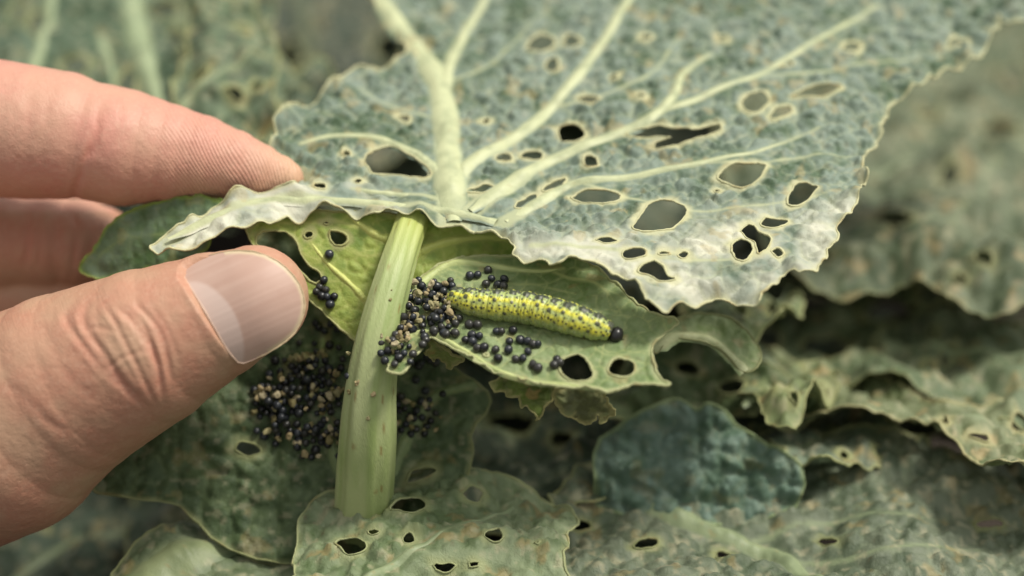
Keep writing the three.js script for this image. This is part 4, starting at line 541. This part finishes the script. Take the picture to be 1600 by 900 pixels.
  for (let i = 0; i < 420; i++) { const t = 0.02 + 0.96 * R(), ph = (R() < 0.4 ? 60 + 50 * R() : R() < 0.5 ? -60 - 50 * R() : -70 + 150 * R()) * Math.PI / 180, f = frame(t), r = rad(t), d = f.A.clone().multiplyScalar(Math.cos(ph)).addScaledVector(f.B, Math.sin(ph)), len = (0.7 + 1.0 * R()) * 1e-3, h = new THREE.ConeGeometry(0.022e-3, len, 3, 1, true); h.translate(0, len / 2, 0); d.addScaledVector(f.T, 0.5 * (R() - 0.5)).normalize(); h.applyQuaternion(q.setFromUnitVectors(V(0, 1, 0), d)); const o = f.c.clone().addScaledVector(d, r * 0.93e-3); h.translate(o.x, o.y, o.z); hairs.push(h); }
  const hm = mesh('bristles', mergeGeometries(hairs), new THREE.MeshStandardMaterial({ color: new THREE.Color().setRGB(0.16, 0.15, 0.08), roughness: 0.5 }), cat); hm.userData.kind = 'stuff';
}

// ---------------------------------------------------------------- droppings
{
  const R = rng(4242), shapes = [0, 1, 2, 3].map((k) => { const g = new THREE.SphereGeometry(1, 14, 10), p = g.attributes.position; for (let i = 0; i < p.count; i++) { const x = p.getX(i), y = p.getY(i), z = p.getZ(i), s = 1 + 0.06 * noise3(x * 1.6 + k * 9, y * 1.6, z * 1.6, 3); p.setXYZ(i, x * s, y * s * (0.86 + 0.1 * k / 3), z * s); } g.computeVertexNormals(); return g; });
  const crumbs = [0, 1, 2].map((k) => { const g = new THREE.IcosahedronGeometry(1, 1), p = g.attributes.position; for (let i = 0; i < p.count; i++) { const x = p.getX(i), y = p.getY(i), z = p.getZ(i), s = 0.8 + 0.5 * noise3(x * 1.3 + k * 7, y * 1.3, z * 1.3, 8); p.setXYZ(i, x * s * 1.2, y * s * 0.8, z * s); } g.computeVertexNormals(); return g; });
  const dark = [[0.016, 0.019, 0.022], [0.022, 0.026, 0.032], [0.012, 0.013, 0.014], [0.03, 0.03, 0.026]].map(c => new THREE.MeshPhysicalMaterial({ color: new THREE.Color().setRGB(...c), roughness: 0.33, specularIntensity: 1 }));
  const tan = [[0.34, 0.27, 0.14], [0.28, 0.25, 0.12], [0.42, 0.36, 0.22], [0.2, 0.17, 0.07]].map(c => new THREE.MeshStandardMaterial({ color: new THREE.Color().setRGB(...c), roughness: 0.8 }));
  const used = [];
  function pellet(p, n, r, label, grp) { const o = mesh('insect_dropping', shapes[Math.floor(R() * 4)], dark[Math.floor(R() * 4)]); o.position.copy(p); o.scale.setScalar(r * 1e-3); o.rotation.set(R() * 6, R() * 6, R() * 6); tag(o, label, 'dropping', grp); return o; }
  function crumb(p, r, label, grp) { const o = mesh('debris_crumb', crumbs[Math.floor(R() * 3)], tan[Math.floor(R() * 4)]); o.position.copy(p); o.scale.setScalar(r * 1e-3); o.rotation.set(R() * 6, R() * 6, R() * 6); tag(o, label, 'crumb', grp); }
  const single = (sh, list, r, label, grp) => list.forEach(([x, y]) => { const q = sh.onto(x, y, r * 0.8); pellet(q.p, q.n, r * (0.88 + 0.26 * R()), label, grp); });
  const heap = (sh, poly, count, r, layers, tanCount, label, grp, tl, tg) => {
    const xs = poly.map(p => p[0]), ys = poly.map(p => p[1]), x0 = Math.min(...xs), x1 = Math.max(...xs), y0 = Math.min(...ys), y1 = Math.max(...ys); let made = 0, tries = 0; const mine = [];
    while (made < count && tries++ < 9000) { const x = x0 + R() * (x1 - x0), y = y0 + R() * (y1 - y0); const e = polySDF(poly, x, y); if (e > 16 || (e > -7 && R() > 0.16)) continue; const lay = Math.floor(R() * layers * sstep(0, 26, -e) + 0.35), q = sh.onto(x, y, r * (0.75 + 1.25 * lay)); if (mine.some(m => m.distanceTo(q.p) < r * 1.62e-3)) continue; mine.push(q.p); pellet(q.p, q.n, r * (0.7 + 0.5 * R()), label, grp); made++; }
    for (let i = 0; i < tanCount; i++) { let x, y; do { x = x0 + R() * (x1 - x0); y = y0 + R() * (y1 - y0); } while (polySDF(poly, x, y) > 0); const q = sh.onto(x, y, r * (0.6 + R() * (layers + 0.6) * 1.2)); crumb(q.p, r * (0.5 + 0.55 * R()), tl, tg); }
  };
  single(lobe, pts(z4, 357, 160, 300, 185, 258, 190, 445, 208, 375, 205, 410, 240, 440, 245, 345, 235), 0.72, 'black round dropping in the small cluster above the caterpillar', 'droppings above the caterpillar');
  single(lobe, pts(z4, 180, 500, 130, 505, 65, 487, 255, 455, 300, 455, 235, 535, 270, 510, 275, 545, 310, 515, 335, 577, 300, 580, 400, 490, 425, 490, 490, 485, 530, 537, 470, 545, 570, 545, 625, 560, 465, 590, 395, 590, 410, 635, 505, 640, 545, 635, 572, 600, 600, 560, 628, 688, 600, 668, 200, 420, 165, 415, 110, 410, 60, 410, 15, 520, 5, 560), 0.72, 'black round dropping scattered below the caterpillar', 'droppings below the caterpillar');
  single(lobe, pts(z4, 730, 645, 715, 672, 745, 660), 0.75, 'black round dropping at the edge of the lobe hole', 'droppings at the lobe hole');
  heap(lobe, pts(z3, 432, 548, 462, 470, 492, 390, 550, 345, 640, 318, 690, 330, 694, 420, 704, 465, 640, 500, 600, 490, 562, 505, 540, 565, 500, 602, 462, 614), 92, 0.68, 1.6, 60, 'black round dropping heaped between the stalk and the caterpillar', 'droppings heaped beside the stalk', 'tan crumb among the droppings between the stalk and the caterpillar', 'crumbs beside the stalk');
  const pile = pileLeaf.sh;
  heap(pile, pts(z3, -20, 690, 70, 640, 160, 560, 205, 530, 262, 565, 296, 640, 306, 700, 315, 790, 330, 880, 200, 930, 60, 860, -10, 800), 125, 0.70, 1.8, 85, 'black round dropping heaped on the leaf between thumb and stalk', 'droppings heaped by the thumb', 'tan crumb among the droppings between thumb and stalk', 'crumbs by the thumb');
  heap(pile, pts(z3, 455, 700, 500, 690, 560, 720, 640, 730, 660, 800, 620, 860, 480, 860), 26, 0.68, 1.0, 12, 'black round dropping low down right of the stalk', 'droppings low beside the stalk', 'tan crumb low down right of the stalk', 'crumbs low beside the stalk');
  single(pile, pts(z3, 560, 660, 580, 600, 610, 592, 572, 612, 545, 600, 630, 600, 600, 575), 0.7, 'black round dropping under the edge of the lobe', 'droppings under the lobe edge');
  single(underLeaf, pts(z3, 225, 337, 246, 346, 250, 370, 276, 370, 262, 398, 214, 352, 240, 312, 232, 368, 258, 222), 0.72, 'black round dropping on the yellow green underside beside the thumbnail', 'droppings beside the thumbnail');
  single(pile, pts(z3, 225, 477, 265, 465, 290, 482, 212, 460, 245, 490), 0.66, 'black round dropping under the torn underside beside the thumb', 'droppings under the torn underside');
  const path = new THREE.CatmullRomCurve3(stemPath.map(p => at(...p))); // specks stuck on the stalk
  for (const [zx, zy, r, isDark] of [[325, 645, 0.62, 1], [360, 665, 0.5, 0], [420, 710, 0.5, 0], [330, 700, 0.4, 0], [325, 565, 0.42, 0], [400, 790, 0.4, 0], [476, 380, 0.3, 0], [480, 345, 0.22, 0], [520, 95, 0.5, 1], [548, 76, 0.4, 1]]) {
    const [x, y] = z3(zx, zy); let best = null, bd = 1e9; for (let i = 0; i <= 200; i++) { const c = path.getPoint(i / 200), q = toPx(c), d = Math.abs(q[1] - y); if (d < bd) { bd = d; best = [c, q, i / 200]; } }
    const rad = new THREE.CatmullRomCurve3([2.7, 2.6, 2.85, 3.35, 3.9, 4.5, 4.7, 4.9, 5.2].map(v => V(v, 0, 0))).getPoint(best[2]).x, off = (x - best[1][0]) * best[1][2] * 1e3 * TANH / 450, up = Math.sqrt(Math.max(0, rad * rad - off * off));
    const p = best[0].clone().addScaledVector(camR, off * 1e-3).addScaledVector(camF, -(up + r * 0.3) * 1e-3);
    if (isDark) pellet(p, null, r, 'black dropping stuck to the pale stalk', 'droppings on the stalk'); else crumb(p, r, 'brown crumb stuck to the pale stalk', 'crumbs on the stalk');
  }
}
renderer.render(scene, camera);
